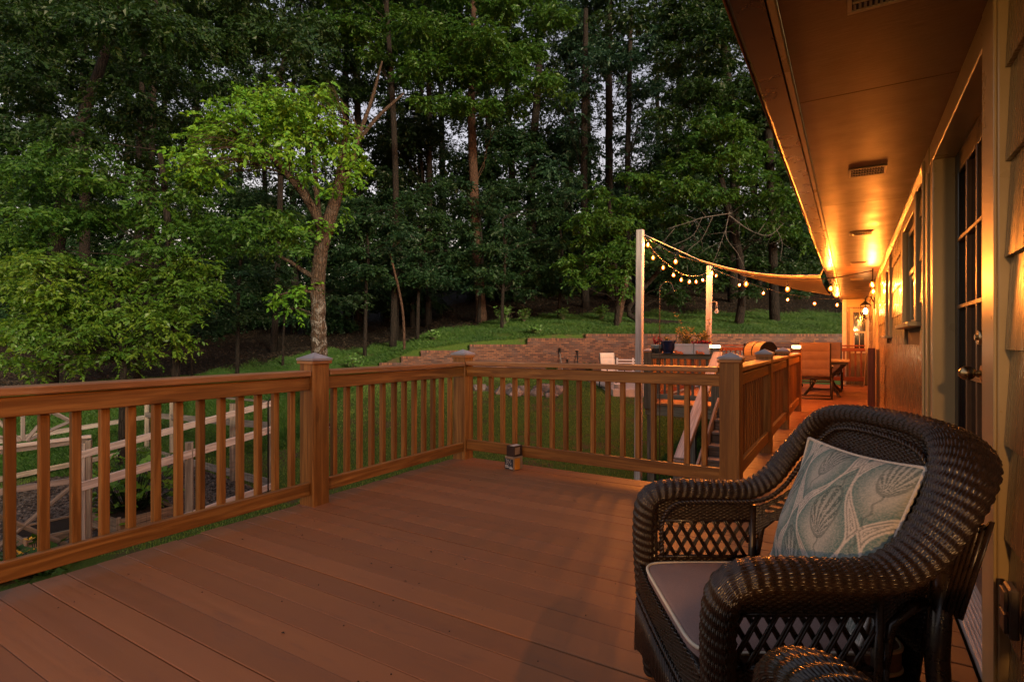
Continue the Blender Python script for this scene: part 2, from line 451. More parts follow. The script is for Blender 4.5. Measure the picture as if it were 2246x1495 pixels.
# ------------------------------------------------------------------ terrain
def sst(a, b, x):
    t = np.clip((x-a)/(b-a), 0, 1); return t*t*(3-2*t)
WALL_D = 23.0
def lawn_z(xc, D):
    z = np.interp(D, [-60, 8, 10.5, 14, 17, 20, 23, 40], [-1.8, -1.72, -1.62, -1.05, -.52, -.39, -.31, -.2])
    return z-.14*np.clip(-4.45-xc, 0, 6)*sst(22, 13, D)
def bank_z(xc, D):
    px = xc/WALL_D*F+CX
    top = np.interp(px, [-600, 0, 500, 700, 835, 870, 905, 980, 1090, 1220, 1330, 3000], [-.7, -.5, -.2, .02, .22, .5, .76, .98, 1.22, 1.42, 1.45, 1.5])
    rise = np.interp(D, [23, 26, 31, 45, 70, 160], [0, .55, 1.28, 4.6, 11.0, 24.0])
    return top+rise*np.interp(px, [0, 500, 900], [.75, .85, 1.0])
def ground_z(xc, D):
    xc = np.asarray(xc, float); D = np.asarray(D, float)
    l = lawn_z(xc, D); b = bank_z(xc, np.maximum(D, 23))
    sl = sst(14.5, 23, D)*sst(-5.35, -7.2, xc)
    z = np.where(D > 23.12, b, l*(1-sl)+b*sl)
    # gentle lumps
    z = z+.035*np.sin(xc*1.7+D*.6)*np.sin(D*1.3-xc*.4)*np.clip((D-9)/6, 0, 1)
    return z
def gz(xc, D): return float(ground_z(xc, D))
def litter_f(xc, D):
    px = xc/np.maximum(D, 1)*F+CX
    edge = np.interp(px, [0, 420, 560, 640, 760, 1000, 1250, 1500, 1900], [18.0, 21.5, 25.0, 27, 28, 28.5, 30.5, 31, 31])
    w = .9*np.sin(xc*2.1)+.6*np.sin(xc*5.3+D*1.7)
    return sst(edge-1.2, edge+1.2, D+w*.6)
xs = np.concatenate([np.linspace(-160, -26, 14), np.linspace(-25, 25, 130), np.linspace(26, 160, 14)])
Ds = np.concatenate([np.linspace(-90, 0, 12), np.linspace(1, 22.9, 70), [23.06, 23.2], np.linspace(23.6, 45, 60), np.linspace(46, 90, 30), np.linspace(95, 220, 12)])
GX, GD = np.meshgrid(xs, Ds); GZ = ground_z(GX, GD)
V = np.stack([GX*ca-GD*sa, GX*sa+GD*ca, GZ], -1).reshape(-1, 3)
nx, ny = len(xs), len(Ds); ii = np.arange(ny-1)[:, None]*nx+np.arange(nx-1)[None, :]
Fq = np.stack([ii, ii+1, ii+nx+1, ii+nx], -1).reshape(-1, 4)
me = np_mesh('ground', V, Fq, True)
at_ = me.attributes.new('litter', 'FLOAT', 'POINT'); at_.data.foreach_set('value', litter_f(GX, GD).ravel().astype(np.float32))
tag(link_mesh('ground', me, 'ground_soil'), kind='structure')

def blades(n, sample, hgt, wid, mat, name, lean=.35, kind='stuff', label=None, cat=None):
    xc, D = sample(n); n = len(xc)
    z = ground_z(xc, D)
    base = np.stack([xc*ca-D*sa, xc*sa+D*ca, z-.01], -1)
    a = rng.uniform(0, 2*np.pi, n); h = hgt*rng.uniform(.5, 1.3, n); w = wid*rng.uniform(.7, 1.3, n)
    la = rng.uniform(0, 2*np.pi, n); l = h*lean*rng.uniform(.2, 1.5, n)
    side = np.stack([np.cos(a), np.sin(a), np.zeros(n)], -1)*w[:, None]
    ld = np.stack([np.cos(la)*l, np.sin(la)*l, np.zeros(n)], -1)
    up = np.array([0, 0, 1.])[None]*h[:, None]
    V = np.stack([base-side, base+side, base+side*.55+up*.55+ld*.35, base+up+ld], 1).reshape(-1, 3)
    me = np_mesh(name, V, np.arange(4*n).reshape(-1, 4))
    return tag(link_mesh(name, me, mat), label, cat, None, kind)
def s_lawn(n):
    D = 8+15*rng.random(n)**.9; px = rng.uniform(-100, 1640, n); xc = (px-CX)/F*D
    x, y = xc*ca-D*sa, xc*sa+D*ca
    k = (litter_f(xc, D) < rng.random(n)) & ~((x > -3.45) & (y < 4.6)) & ~in_bed(xc, D)
    patch = np.sin(xc*1.9+D*.8)*np.sin(D*2.3-xc*1.1)+.5*np.sin(xc*4.1-D*3.3)
    k &= (patch < .75) | (rng.random(n) < .25)
    return xc[k], D[k]
GARD = [(-4.45, 10.2), (-7.1, 6.95), (-12.25, 11.25), (-9.6, 14.5)]
def in_bed(xc, D):
    r = np.ones(len(xc), bool)
    for (x0, y0), (x1, y1) in zip(GARD, GARD[1:]+GARD[:1]):
        r &= (x1-x0)*(D-y0)-(y1-y0)*(xc-x0) < 0
    pat = (D > 17.0) & (D < 21.7) & (xc > 2.95) & (xc < 9)
    return r | pat
blades(210000, s_lawn, .055, .008, 'grass_blade', 'lawn_grass')
def s_bank(n):
    D = 23.1+9*rng.random(n); px = rng.uniform(400, 1900, n); xc = (px-CX)/F*D
    pt = np.sin(xc*1.3+D*1.9)*np.sin(D*1.1-xc*.7)+.6*np.sin(xc*3.7)*np.sin(D*3.1+xc)
    k = (litter_f(xc, D) < rng.random(n)*.9+.05) & (pt < .35+.9*rng.random(n))
    return xc[k], D[k]
blades(170000, s_bank, .11, .006, 'grass_long', 'bank_grass', .8)
def s_left(n):
    D = 13+11*rng.random(n); px = rng.uniform(-40, 860, n); xc = (px-CX)/F*D
    k = (litter_f(xc, D) < rng.random(n)) & (xc < -5.3)
    return xc[k], D[k]
blades(170000, s_left, .11, .007, 'grass_long', 'bank_grass', .8)
def s_lit(n):
    D = 14+24*rng.random(n); px = rng.uniform(-100, 1900, n); xc = (px-CX)/F*D
    k = litter_f(xc, D) > .3+.6*rng.random(n)
    return xc[k], D[k]
blades(60000, s_lit, .06, .035, 'litter', 'leaf_litter', 2.2)

# patio, gravel
def ground_patch(name, poly, mat, lift, nseg=10):
    """bilinear quad patch in camera-frame metres, laid on the ground"""
    P = [np.array(p, float) for p in poly]; V = []
    for i in range(nseg+1):
        for j in range(nseg+1):
            a, b = i/nseg, j/nseg; q = (P[0]*(1-a)+P[1]*a)*(1-b)+(P[3]*(1-a)+P[2]*a)*b
            v = Wp(q[0], q[1], gz(q[0], q[1])+lift); V.append(tuple(v))
    Fq = [[i*(nseg+1)+j, (i+1)*(nseg+1)+j, (i+1)*(nseg+1)+j+1, i*(nseg+1)+j+1] for i in range(nseg) for j in range(nseg)]
    me = np_mesh(name, V, Fq, True); return tag(link_mesh(name, me, mat), kind='structure')
ground_patch('garden_gravel', GARD, 'gravel', .035, 40)
pc = MB()
for (a, b, c2, d) in (((2.98, 21.6), (3.14, 17.1), (8.0, 17.3), (8.0, 21.8)),):
    q = [Wp(x, D, gz(x, D)) for x, D in (a, b, c2, d)]; zt = max(v.z for v in q)+.03
    b0 = len(pc.v); pc.v += [Vector((v.x, v.y, zt)) for v in q]+[Vector((v.x, v.y, v.z-.3)) for v in q]
    pc.face([b0+3, b0+2, b0+1, b0])
    for i in range(4): j = (i+1) % 4; pc.face([b0+i, b0+j, b0+4+j, b0+4+i])
tag(pc.build('patio_slab', 'concrete', None, True), kind='structure')

# chips in the garden: small flat stones
def chips():
    n = 26000; a, b = rng.random(n), rng.random(n); P = [np.array(p) for p in GARD]
    q = (P[0][None]*(1-a)[:, None]+P[1][None]*a[:, None])*(1-b)[:, None]+(P[3][None]*(1-a)[:, None]+P[2][None]*a[:, None])*b[:, None]
    xc, D = q[:, 0], q[:, 1]; z = ground_z(xc, D)+.04
    c = np.stack([xc*ca-D*sa, xc*sa+D*ca, z], -1); an = rng.uniform(0, 6.28, n); s = rng.uniform(.015, .04, n)
    u = np.stack([np.cos(an), np.sin(an), rng.uniform(-.5, .5, n)], -1)*s[:, None]
    v = np.stack([-np.sin(an), np.cos(an), rng.uniform(-.5, .5, n)], -1)*s[:, None]*.6
    V = np.stack([c-u, c-v, c+u, c+v], 1).reshape(-1, 3)
    tag(link_mesh('wood_chips', np_mesh('wood_chips', V, np.arange(4*n).reshape(-1, 4)), 'gravel'), kind='stuff')
chips()

# ------------------------------------------------------------------ decks
def deck(name, label, x0, x1, y0, y1, posts, bw=.14, gap=.0048, ragged=0.0, rim=True, skirt='treated_pine', dark=False):
    o = (x0, y0, 0); root = empty(name, o, label, 'deck')
    b = MB(o); y = y0
    while y < y1-.02:
        w = min(bw, y1-y)
        g = gap*random.uniform(.3, 1.5); r0 = random.uniform(-ragged, ragged)
        dz = random.uniform(-.0018, .0018)
        L = x1-x0-r0
        b.box((x0+r0+L/2, y+w/2, -.018+dz), (L, w-g, .036), Matrix.Rotation(random.uniform(-.0006, .0006), 3, 'X'), .0022); y += bw
    nf = len(b.f); sw = b; y = y0
    while y < y1-.1:
        k = x0+.42
        while k < x1-.1:
            for e in (.03, .11): random.random() < .8 or sw.lathe((k+random.uniform(-.012, .012), y+e+random.uniform(-.006, .006), .0012+random.uniform(-.0004, .001)), [(.003, -.003), (.003, .0), (.0001, -.001)], 7, False)
            k += .41
        y += bw
    bo = b.build('deck_boards', 'deck_paint', root); bo.data.materials.append(M['screw_dark']); bo.data.polygons.foreach_set('material_index', [0]*nf+[1]*(len(b.f)-nf))
    r = MB(o)
    if rim:
        zt, zb = -.0405, -.24
        r.bb(x0+.04, x0+.078, y0+.04, y1-.04, zb, zt)
        r.bb(x0+.08, x1-.04, y1-.078, y1-.04, zb, zt)
        r.bb(x0+.08, x1-.04, y0+.04, y0+.078, zb, zt)
        r.build('rim_joist', skirt, root)
        j = MB(o); k = x0+.4
        while k < x1-.1: j.bb(k, k+.038, y0+.082, y1-.082, zb, zt-.001); k += .41
        j.build('joists', skirt, root)
    for px_, py_ in posts:
        xc, D = camxy(px_, py_); g = gz(xc, D)-.2
        MB(o).bb(px_-.07, px_+.07, py_-.07, py_+.07, g, -.045).build('support_post', 'weathered_post', root)
    return root
deck('deck', 'large near deck of reddish brown painted boards with wicker chair on it', -3.465, .385, -2.0, 4.63, [(-3.3, 1.0), (-3.3, 4.45), (-.8, 4.45), (-1.8, 1)], ragged=.012)
deck('deck', 'narrow boarded walkway along the house between the two wide decks', -.86, .385, 4.636, 10.52, [(-.7, 6.5), (-.7, 8.5)])
deck('deck', 'far orange lit deck under the string lights with patio dining set', -3.47, .385, 10.525, 17.62, [(-3.33, 10.65), (-2.55, 10.65), (-3.33, 14), (-3.33, 17.4)])

# ------------------------------------------------------------------ railings
PW = .15
def rail_post(x, y, label, z0=0., top=1.055, w=PW, mat='stained_cedar', cap='slate_cap', lit=False):
    o = (x, y, z0); root = empty('railing_post', o, label, 'post', 'railing posts')
    MB(o).bb(x-w/2, x+w/2, y-w/2, y+w/2, z0-.12 if z0 == 0 else z0, z0+top, .006).build('shaft', mat, root)
    c = MB(o); e = w/2+.016; z = z0+top
    if cap:
        b = len(c.v)
        for q in ((-e, -e), (e, -e), (e, e), (-e, e)): c.v.append(Vector((q[0], q[1], top+.002)))
        for q in ((-e, -e), (e, -e), (e, e), (-e, e)): c.v.append(Vector((q[0], q[1], top+.017)))
        c.v.append(Vector((0, 0, top+.06)))
        c.face([b+3, b+2, b+1, b])
        for i in range(4):
            j = (i+1) % 4; c.face([b+i, b+j, b+4+j, b+4+i]); c.face([b+4+i, b+4+j, b+8])
        cp = c.build('cap', cap, root)
        MB(o).bb(x-e+.003, x+e-.003, y-e+.003, y+e-.003, z-.022, z-.001, .002).build('cap_trim', 'cap_cedar', root)
    if lit:
        MB(o).bb(x-.085, x+.085, y-.085, y+.085, z+.001, z+.02).build('lamp_base', 'bronze_frame', root)
        MB(o).bb(x-.06, x+.06, y-.06, y+.06, z+.022, z+.062).build('lamp_glass', 'solar_glow', root)
        MB(o).bb(x-.08, x+.08, y-.08, y+.08, z+.064, z+.075).build('lamp_lid', 'slate_cap', root)
    return root
XL = -3.38
rail_post(XL, .80, 'cedar railing post at the left end of the near left railing, past the photo edge')
rail_post(XL, 2.71, 'large square cedar post with knot at its foot, left of the deck corner')
rail_post(-3.395, 4.565, 'cedar corner post where the left and back railings of near deck meet')
rail_post(-.795, 4.565, 'broad cedar post behind the chair arm where the walkway railing begins')
rail_post(-.795, 6.52, 'walkway cedar post with grey pyramid cap, first one beyond the broad near post')
rail_post(-.795, 8.44, 'walkway cedar post with grey pyramid cap, last before the glowing solar cap')
rail_post(-.795, 10.62, 'far walkway post carrying a glowing solar cap beside the sling chair', cap=None, lit=True)
rail_post(-2.11, 10.6, 'far deck post carrying a glowing solar cap at the top of the stairs', cap=None, lit=True, mat='treated_pine')
rail_post(-3.375, 10.6, 'greyish far deck corner post beside the tall light pole', mat='treated_pine', top=1.0)
rail_post(-3.375, 14.0, 'far deck post midway along its left side', mat='red_cedar', top=1.0)
rail_post(-3.375, 17.5, 'far deck corner post at the back left', mat='red_cedar', top=1.0)

def railing(label, p, q, inner, n=None, start=None, step=.132, top=.985, mats=('cap_cedar', 'stained_cedar', 'baluster_cedar'), zlo=(.085, .178), zup=.845, capw=.15, lift=0.0):
    """p,q: (x,y) ends between posts; inner: unit vector towards the deck side"""
    P, Q = Vector((p[0], p[1], 0)), Vector((q[0], q[1], 0)); I = Vector((inner[0], inner[1], 0)); d = (Q-P).normalized(); L = (Q-P).length
    root = empty('deck_railing', P, label, 'railing', 'deck railings')
    Z = Vector((0, 0, 1))
    m = MB(P); c = P+I*.0; m.beam(P+Z*(top-.02+lift)+d*.004, Q+Z*(top-.02+lift)-d*.004, capw, .04, bev=.006).build('cap_rail', mats[0], root)
    MB(P).beam(P+I*.032+Z*(zup+.047+lift), Q+I*.032+Z*(zup+.047+lift), .038, .094).build('upper_rail', mats[1], root)
    MB(P).beam(P+I*.032+Z*((zlo[0]+zlo[1])/2+lift), Q+I*.032+Z*((zlo[0]+zlo[1])/2+lift), .038, zlo[1]-zlo[0]).build('lower_rail', mats[1], root)
    k = start if start is not None else step*.8
    while k < L-.05:
        b = P+d*k-I*.012; jx = random.uniform(-.003, .003)
        MB(P).box(b+d*jx+Z*((zlo[0]+.02+.935)/2+lift), (.041, .041, .915-zlo[0]), Matrix.Rotation(random.uniform(-.03, .03), 3, 'Z'), .004).build('baluster', mats[2], root)
        k += step
    return root
railing('left railing section nearest the camera, running out of the photo', (XL, .88), (XL, 2.63), (1, 0), start=.098, step=.1285)
railing('short left railing section between the knotty post and the corner post', (XL, 2.79), (XL, 4.485), (1, 0), start=.105, step=.1315)
railing('back railing across the near deck behind the small stacked boxes', (-3.315, 4.565), (-.872, 4.565), (0, -1), start=.122, step=.137, zlo=(.10, .205), top=.995)
W3 = ('cap_cedar', 'stained_cedar', 'baluster_cedar')
railing('walkway railing section nearest the broad post', (-.795, 4.642), (-.795, 6.443), (1, 0), top=1.0, zlo=(.13, .235))
railing('walkway railing section in the middle of the three', (-.795, 6.597), (-.795, 8.363), (1, 0), top=1.0, zlo=(.13, .235))
railing('walkway railing section farthest from the chair, ending at the glowing cap', (-.795, 8.517), (-.795, 10.543), (1, 0), top=1.0, zlo=(.13, .235))
TP = ('treated_pine', 'treated_pine', 'treated_pine')
railing('greyish railing at the far deck front carrying the flower pots and white planters', (-3.298, 10.6), (-2.187, 10.6), (0, -1), top=.97, mats=TP, zup=.86)
RC = ('cap_cedar', 'red_cedar', 'stained_cedar')
railing('left side railing of the far deck beginning at its front corner post', (-3.375, 10.68), (-3.375, 13.92), (1, 0), top=.96, mats=RC)
railing('left side railing of the far deck reaching its back corner', (-3.375, 14.08), (-3.375, 17.42), (1, 0), top=.96, mats=RC)
RR = ('red_cedar', 'red_cedar', 'red_cedar')
railing('reddish railing across the far end of the far deck', (-3.298, 17.5), (.33, 17.5), (0, -1), top=1.09, mats=RR, zup=.92, zlo=(.12, .23))

# gate post at the house wall
o = (.29, 9.45, 0); root = empty('gate_post', o, 'dark wooden gate post against the house wall at the end of the walkway', 'post')
MB(o).bb(.21, .30, 9.42, 9.51, -.02, 1.1).build('post', 'red_cedar', root)
gb = MB(o)
for k in range(3): gb.bb(.315, .35, 9.40+.12*k, 9.51+.12*k, .06, 1.08)
gb.build('gate_boards', 'stained_cedar', root)

# ------------------------------------------------------------------ stairs
o = (-1.4, 10.5, 0); root = empty('staircase', o, 'grey wooden staircase going down from the far deck to the lawn', 'stairs')
for k in range(1, 9):
    z = -.19*k; y = 10.52-.255*k
    MB(o).bb(-2.06, -.92, y-.02, y+.26, z-.036, z).build('tread', 'grey_wood', root)
    MB(o).bb(-2.06, -.92, y+.262, y+.28, z+.002, z+.15).build('riser', 'weathered_post', root)
for x in (-2.10, -.895):
    MB(o).beam((x, 10.50, -.13), (x, 8.36, -1.72), .04, .26).build('stringer', 'grey_wood', root)
MB(o).bb(-2.25, -2.11, 8.22, 8.36, -1.9, -.60).build('newel_post', 'weathered_post', root)
MB(o).bb(-2.27, -2.09, 8.20, 8.38, -.598, -.57).build('newel_cap', 'grey_wood', root)
MB(o).beam((-2.06, 10.53, .99), (-2.17, 8.27, -.545), .16, .04, up=(0, 0, 1)).build('handrail', 'pale_wood', root)
MB(o).beam((-2.04, 10.53, .86), (-2.14, 8.36, -.64), .04, .09).build('upper_rail', 'weathered_post', root)
MB(o).beam((-2.04, 10.50, .14), (-2.14, 8.36, -1.35), .04, .09).build('lower_rail', 'grey_wood', root)
MB(o).beam((-.99, 10.4, .62), (-.985, 8.5, -.72), .04, .09).build('wall_rail', 'pale_wood', root)

# ------------------------------------------------------------------ house
HX = .41
ho = (.41, 2.0, 0)
house = empty('house', ho, 'tan shingle sided house with a low glossy soffit along the deck', 'house')
openings = [(2.285, 4.345, -1, 2.36), (4.82, 6.15, 1.31, 2.26), (7.95, 8.95, 1.24, 2.2), (11.8, 13.5, -1, 2.36)]
cz = [2.36, 2.06, 1.762, 1.466, 1.17, .875, .58, .285, -.01, -.30, -.6, -1.9]
secs = [(-5.1, 2.285), (4.345, 11.8), (13.5, 17.9)]; sds = [MB(ho) for _ in secs]
def shingle(y0, y1, zb, zt):
    """tapered shingle, butt proud at its foot"""
    sd = sds[[i for i, (a, b2) in enumerate(secs) if a <= (y0+y1)/2 <= b2][0]]; b = len(sd.v); o2 = Vector(ho); gp = .0025; xb = HX+.002+random.uniform(-.0025, .0025); xt = HX+.017
    zb += random.uniform(-.004, .004)
    for (x, z) in ((xb, zb), (xt, zt), (.437, zt), (.437, zb)):
        for y in (y0+gp, y1-gp): sd.v.append(Vector((x, y, z))-o2)
    q = [(0, 2, 3, 1), (2, 4, 5, 3), (4, 6, 7, 5), (6, 0, 1, 7), (0, 6, 4, 2), (1, 3, 5, 7)]
    off = random.random()*20
    for f in q:
        sd.face([b+i for i in f], [(sd.v[b+i].z*1.0+off, sd.v[b+i].y+off) for i in f])
for zt, zb in zip(cz, cz[1:]):
    y = -5.0
    while y < 17.85:
        w = random.choice([.8, 1.1, 1.2, 1.4, 1.6]); y2 = min(y+w, 17.85)
        segs = [(y, y2)]
        for (a, b2, l, h) in openings:
            if zb < h-.02 and zt > l+.02:
                ns = []
                for s0, s1 in segs:
                    if s1 <= a or s0 >= b2: ns.append((s0, s1)); continue
                    if s0 < a: ns.append((s0, a))
                    if s1 > b2: ns.append((b2, s1))
                segs = ns
        for s0, s1 in segs:
            if s1-s0 > .02: shingle(s0, s1, zb, zt)
        y = y2
for sd in sds: sd.build('siding', 'siding_paint', house, True)
# wall core with openings, unseen shell added to block light
wc = MB(ho)
def core(y0, y1, z0, z1): wc.bb(.44, .60, y0, y1, z0, z1, .001)
ops = sorted(openings); prev = -5.0
for a, b2, l, h in ops:
    core(prev, a, -2, 2.37)
    if l > -.5: core(a, b2, -2, l)
    else: core(a, b2, -2, -.03)
    if h < 2.3: core(a, b2, h, 2.37)
    prev = b2
core(prev, 17.85, -2, 2.37)
wc.bb(5.0, 5.1, -5, 19, -2, 2.37, .001); wc.bb(.62, 5, -5.1, -5, -2, 2.37, .001); wc.bb(.62, 5, 19, 19.1, -2, 2.37, .001)
wc.bb(.62, 5, -5, 19, -.2, -.1, .001)
wc.build('wall_core', 'house_fill', house)
# soffit, fascia, gutter, roof
ZS = 2.36
sf = MB(ho)
yj = [-5, -2.45, -.02, 2.41+.62, 5.45, 7.9, 10.3, 12.75, 15.2, 17.6, 19]
for a, b2 in zip(yj, yj[1:]): sf.bb(-.215, .45, a+.0012, b2-.0012, ZS, ZS+.012, .0025)
sf.build('soffit', 'soffit_paint', house)
MB(ho).bb(-.243, -.217, -5, 19, ZS-.022, ZS+.15, .003).build('fascia', 'trim_paint', house)
g = MB(ho); g.prism([(-.247, 2.335), (-.345, 2.335), (-.365, 2.36), (-.365, 2.40), (-.392, 2.43), (-.392, 2.452), (-.380, 2.452), (-.380, 2.434), (-.355, 2.406), (-.352, 2.362), (-.340, 2.346), (-.252, 2.346), (-.252, 2.47), (-.247, 2.47)], 1, -5, 17.7)
gut = g.build('gutter', 'gutter_brown', house, True)
lp = MB(ho); lp.tube([(-.394, -5, 2.452), (-.394, 17.7, 2.452)], .008, 8); lp.tube([(-.368, -5, 2.358), (-.368, 17.7, 2.358)], .005, 8)
lp.build('gutter_lip', 'gutter_lip', gut)
rf = MB(ho); rf.prism([(-.30, 2.475), (5.3, 4.4), (5.3, 4.48), (-.30, 2.53)], 1, -5.2, 19.2); rf.build('roof', 'roof_shingle', house, True)  # roof slab out of view, added to block light from the sky
mo = MB(ho)
segs = [(-5, 2.285), (4.345, 19)]
for a, b2 in segs:
    mo.prism([(.395, 2.359), (.395, 2.335), (.418, 2.30), (.428, 2.30), (.428, 2.359)], 1, a, b2)
mo.build('crown_moulding', 'trim_paint', house, True)
# soffit vents
for yv in (-.2, 2.10, 4.39, 6.93, 9.55, 12.1, 14.7):
    v = MB(ho); x0, x1, y0, y1 = -.01, .205, yv-.02, yv+.19
    z0, z1 = ZS-.008, ZS-.0008
    v.bb(x0, x1, y0, y0+.016, z0, z1, .001); v.bb(x0, x1, y1-.016, y1, z0, z1, .001)
    v.bb(x0, x0+.014, y0+.017, y1-.017, z0, z1, .001); v.bb(x1-.014, x1, y0+.017, y1-.017, z0, z1, .001)
    for r in (1, 2): yy = y0+(y1-y0)*r/3; v.bb(x0+.015, x1-.015, yy-.004, yy+.004, z0, z1, .001)
    vt = v.build('soffit_vent', 'vent_metal', house)
    for r in range(3):
        sl = MB(ho); ya, yb = y0+(y1-y0)*r/3+.012, y0+(y1-y0)*(r+1)/3-.012
        for k in range(12):
            x = x0+.022+k*(x1-x0-.044)/11
            sl.box((x, (ya+yb)/2, ZS-.0045), (.009, yb-ya, .002), Matrix.Rotation(.5, 3, 'Y'), .0003)
        sl.build('louvre', 'vent_metal', vt)
    MB(ho).bb(x0+.012, x1-.012, y0+.012, y1-.012, ZS-.0012, ZS-.0004, .0001).build('vent_shade_plate', 'cord_black', vt)  # black plate: the shade inside the vent put in as colour

# double french door by the chair
d0, d1 = 2.54, 3.955
MB(ho).bb(.396, .44, 2.29, 2.535, -.02, 2.355).build('door_casing', 'trim_paint', house)
MB(ho).bb(.396, .44, 4.10, 4.34, -.02, 2.355).build('door_casing', 'trim_paint', house)
cs = MB(ho); cs.bb(.384, .395, 4.30, 4.338, -.02, 2.33, .003); cs.bb(.388, .395, 4.10, 4.12, -.02, 2.2, .003); cs.bb(.386, .395, 2.292, 2.32, -.02, 2.33, .003)
cs.build('casing_bead', 'trim_paint', house)
MB(ho).bb(.400, .60, 3.96, 4.098, -.02, 2.24).build('door_jamb', 'trim_paint', house)
MB(ho).bb(.400, .60, 2.536, 4.098, 2.24, 2.358).build('door_header', 'trim_paint', house)
MB(ho).bb(.40, .43, 4.06, 4.099, -.02, 2.238).build('jamb_strip', 'trim_paint', house)
th = MB(ho); th.prism([(.400, -.015), (.400, .018), (.50, .045), (.60, .045), (.60, -.015)], 1, 2.50, 4.05)
for k in range(7): th.bb(.408+k*.013, .413+k*.013, 2.51, 4.04, .019+k*.0035, .0235+k*.0035, .001)
th.build('threshold', 'threshold_paint', house, True)
def door_leaf(name, ya, yb, x, z0, z1, lab=None):
    st = .105; o2 = ho
    f = MB(o2)
    f.bb(x, x+.042, ya, ya+st, z0, z1); f.bb(x, x+.042, yb-st, yb, z0, z1)
    f.bb(x+.001, x+.041, ya+st+.001, yb-st-.001, z1-.12, z1-.001); f.bb(x+.001, x+.041, ya+st+.001, yb-st-.001, z0, z0+.24)
    d = f.build(name, 'door_dark', house)
    if lab: d['label'] = lab
    mt = MB(o2); ga, gb, g0, g1 = ya+st, yb-st, z0+.24, z1-.12
    for k in (1, 2): yy = ga+(gb-ga)*k/3; mt.bb(x-.002, x+.03, yy-.011, yy+.011, g0, g1, .003)
    for k in range(1, 5): zz = g0+(g1-g0)*k/5; mt.bb(x-.004, x+.028, ga, gb, zz-.011, zz+.011, .003)
    mt.build('muntins', 'door_bar', d)
    MB(o2).bb(x+.018, x+.022, ga, gb, g0, g1, .0005).build('pane', 'window_glass', d)
    return d
near_leaf = door_leaf('door', 2.955, 3.952, .50, .05, 2.235)
door_leaf('sidelight', 2.545, 2.925, .50, .05, 2.235)
MB(ho).bb(.472, .498, 2.90, 3.03, .05, 2.235).build('door_stile', 'door_dark', near_leaf)
kn = MB(ho); kn.tube([(.471, 2.985, 1.065), (.463, 2.985, 1.065)], .034, 16); kn.tube([(.463, 2.985, 1.065), (.435, 2.985, 1.065)], .012, 10)
kn.ball((.418, 2.985, 1.065), .030, 10); kn.build('door_knob', 'brass', near_leaf)
kb = MB(ho); kb.tube([(.471, 2.985, 1.215), (.452, 2.985, 1.215)], [.034, .030], 18); kb.tube([(.452, 2.985, 1.215), (.442, 2.985, 1.215)], .012, 10); kb.build('deadbolt', 'brass', near_leaf)
# windows
def window(y0, y1, z0, z1, sill=True):
    w = MB(ho); cw = .095
    w.bb(.392, .45, y0-.02, y0+cw, z0-.02, z1+.09); w.bb(.392, .45, y1-cw, y1+.02, z0-.02, z1+.09)
    w.bb(.394, .45, y0+cw+.001, y1-cw-.001, z1-.01, z1+.088)
    fr = w.build('window', 'trim_paint', house)
    MB(ho).bb(.345, .46, y0-.05, y1+.05, z0-.055, z0-.021).build('sill', 'trim_paint', fr)
    s = MB(ho); ya, yb = y0+cw+.002, y1-cw-.002; zm = (z0+z1)/2
    for (a, b2, x) in ((z0-.02, zm, .452), (zm, z1-.012, .436)):
        s.bb(x, x+.025, ya, ya+.045, a, b2, .003); s.bb(x, x+.025, yb-.045, yb, a, b2, .003)
        s.bb(x+.001, x+.024, ya+.046, yb-.046, a, a+.045, .003); s.bb(x+.001, x+.024, ya+.046, yb-.046, b2-.045, b2, .003)
    s.build('sash', 'trim_paint', fr)
    MB(ho).bb(.468, .472, ya+.04, yb-.04, z0+.02, zm-.04, .0005).build('pane', 'window_glass', fr)
    MB(ho).bb(.455, .459, ya+.04, yb-.04, zm+.04, z1-.05, .0005).build('pane', 'window_glass', fr)
    MB(ho).bb(.482, .488, ya+.03, yb-.03, zm+.02, z1-.02, .001).build('curtain', 'curtain', fr)
    return fr
window(4.86, 6.11, 1.36, 2.17); window(8.0, 8.9, 1.29, 2.12)
# far side door near the lantern
MB(ho).bb(.385, .45, 11.82, 12.05, -.02, 2.32).build('door_casing', 'trim_paint', house)
MB(ho).bb(.385, .45, 13.25, 13.48, -.02, 2.32).build('door_casing', 'trim_paint', house)
MB(ho).bb(.385, .45, 12.051, 13.249, 2.15, 2.32).build('door_casing', 'trim_paint', house)
fd = MB(ho).bb(.46, .50, 12.06, 13.24, .02, 2.14).build('door', 'door_dark', house)
kk = MB(ho); kk.ball((.43, 12.2, 1.0), .03, 8); kk.tube([(.46, 12.2, 1.0), (.44, 12.2, 1.0)], .012, 8); kk.build('door_knob', 'brass', fd)
# return wall at the far end with its window
YB = 18.0
bw_ = MB(ho)
bw_.bb(-.16, .05, YB, YB+.1, -.1, ZS-.003); bw_.bb(.36, .44, YB, YB+.1, -.1, ZS-.003)
bw_.bb(.0505, .3595, YB, YB+.1, -.1, .88); bw_.bb(.0505, .3595, YB, YB+.1, 2.02, ZS-.003)
bw_.bb(-.14, .44, YB-.012, YB-.001, -1.0, .98, .001)
bw_.build('return_wall', 'siding_paint', house)
MB(ho).bb(-.20, -.10, YB-.03, YB+.05, -.35, ZS-.004).build('corner_board', 'white_trim', house)
MB(ho).bb(-.099, .44, YB-.02, YB-.002, 2.14, ZS-.004).build('frieze_board', 'trim_paint', house)
w = MB(ho); w.bb(-.02, .06, YB-.03, YB-.001, .85, 2.1); w.bb(.35, .43, YB-.03, YB-.001, .85, 2.1); w.bb(.061, .349, YB-.028, YB-.001, 2.0, 2.09)
w2 = w.build('window', 'trim_paint', house)
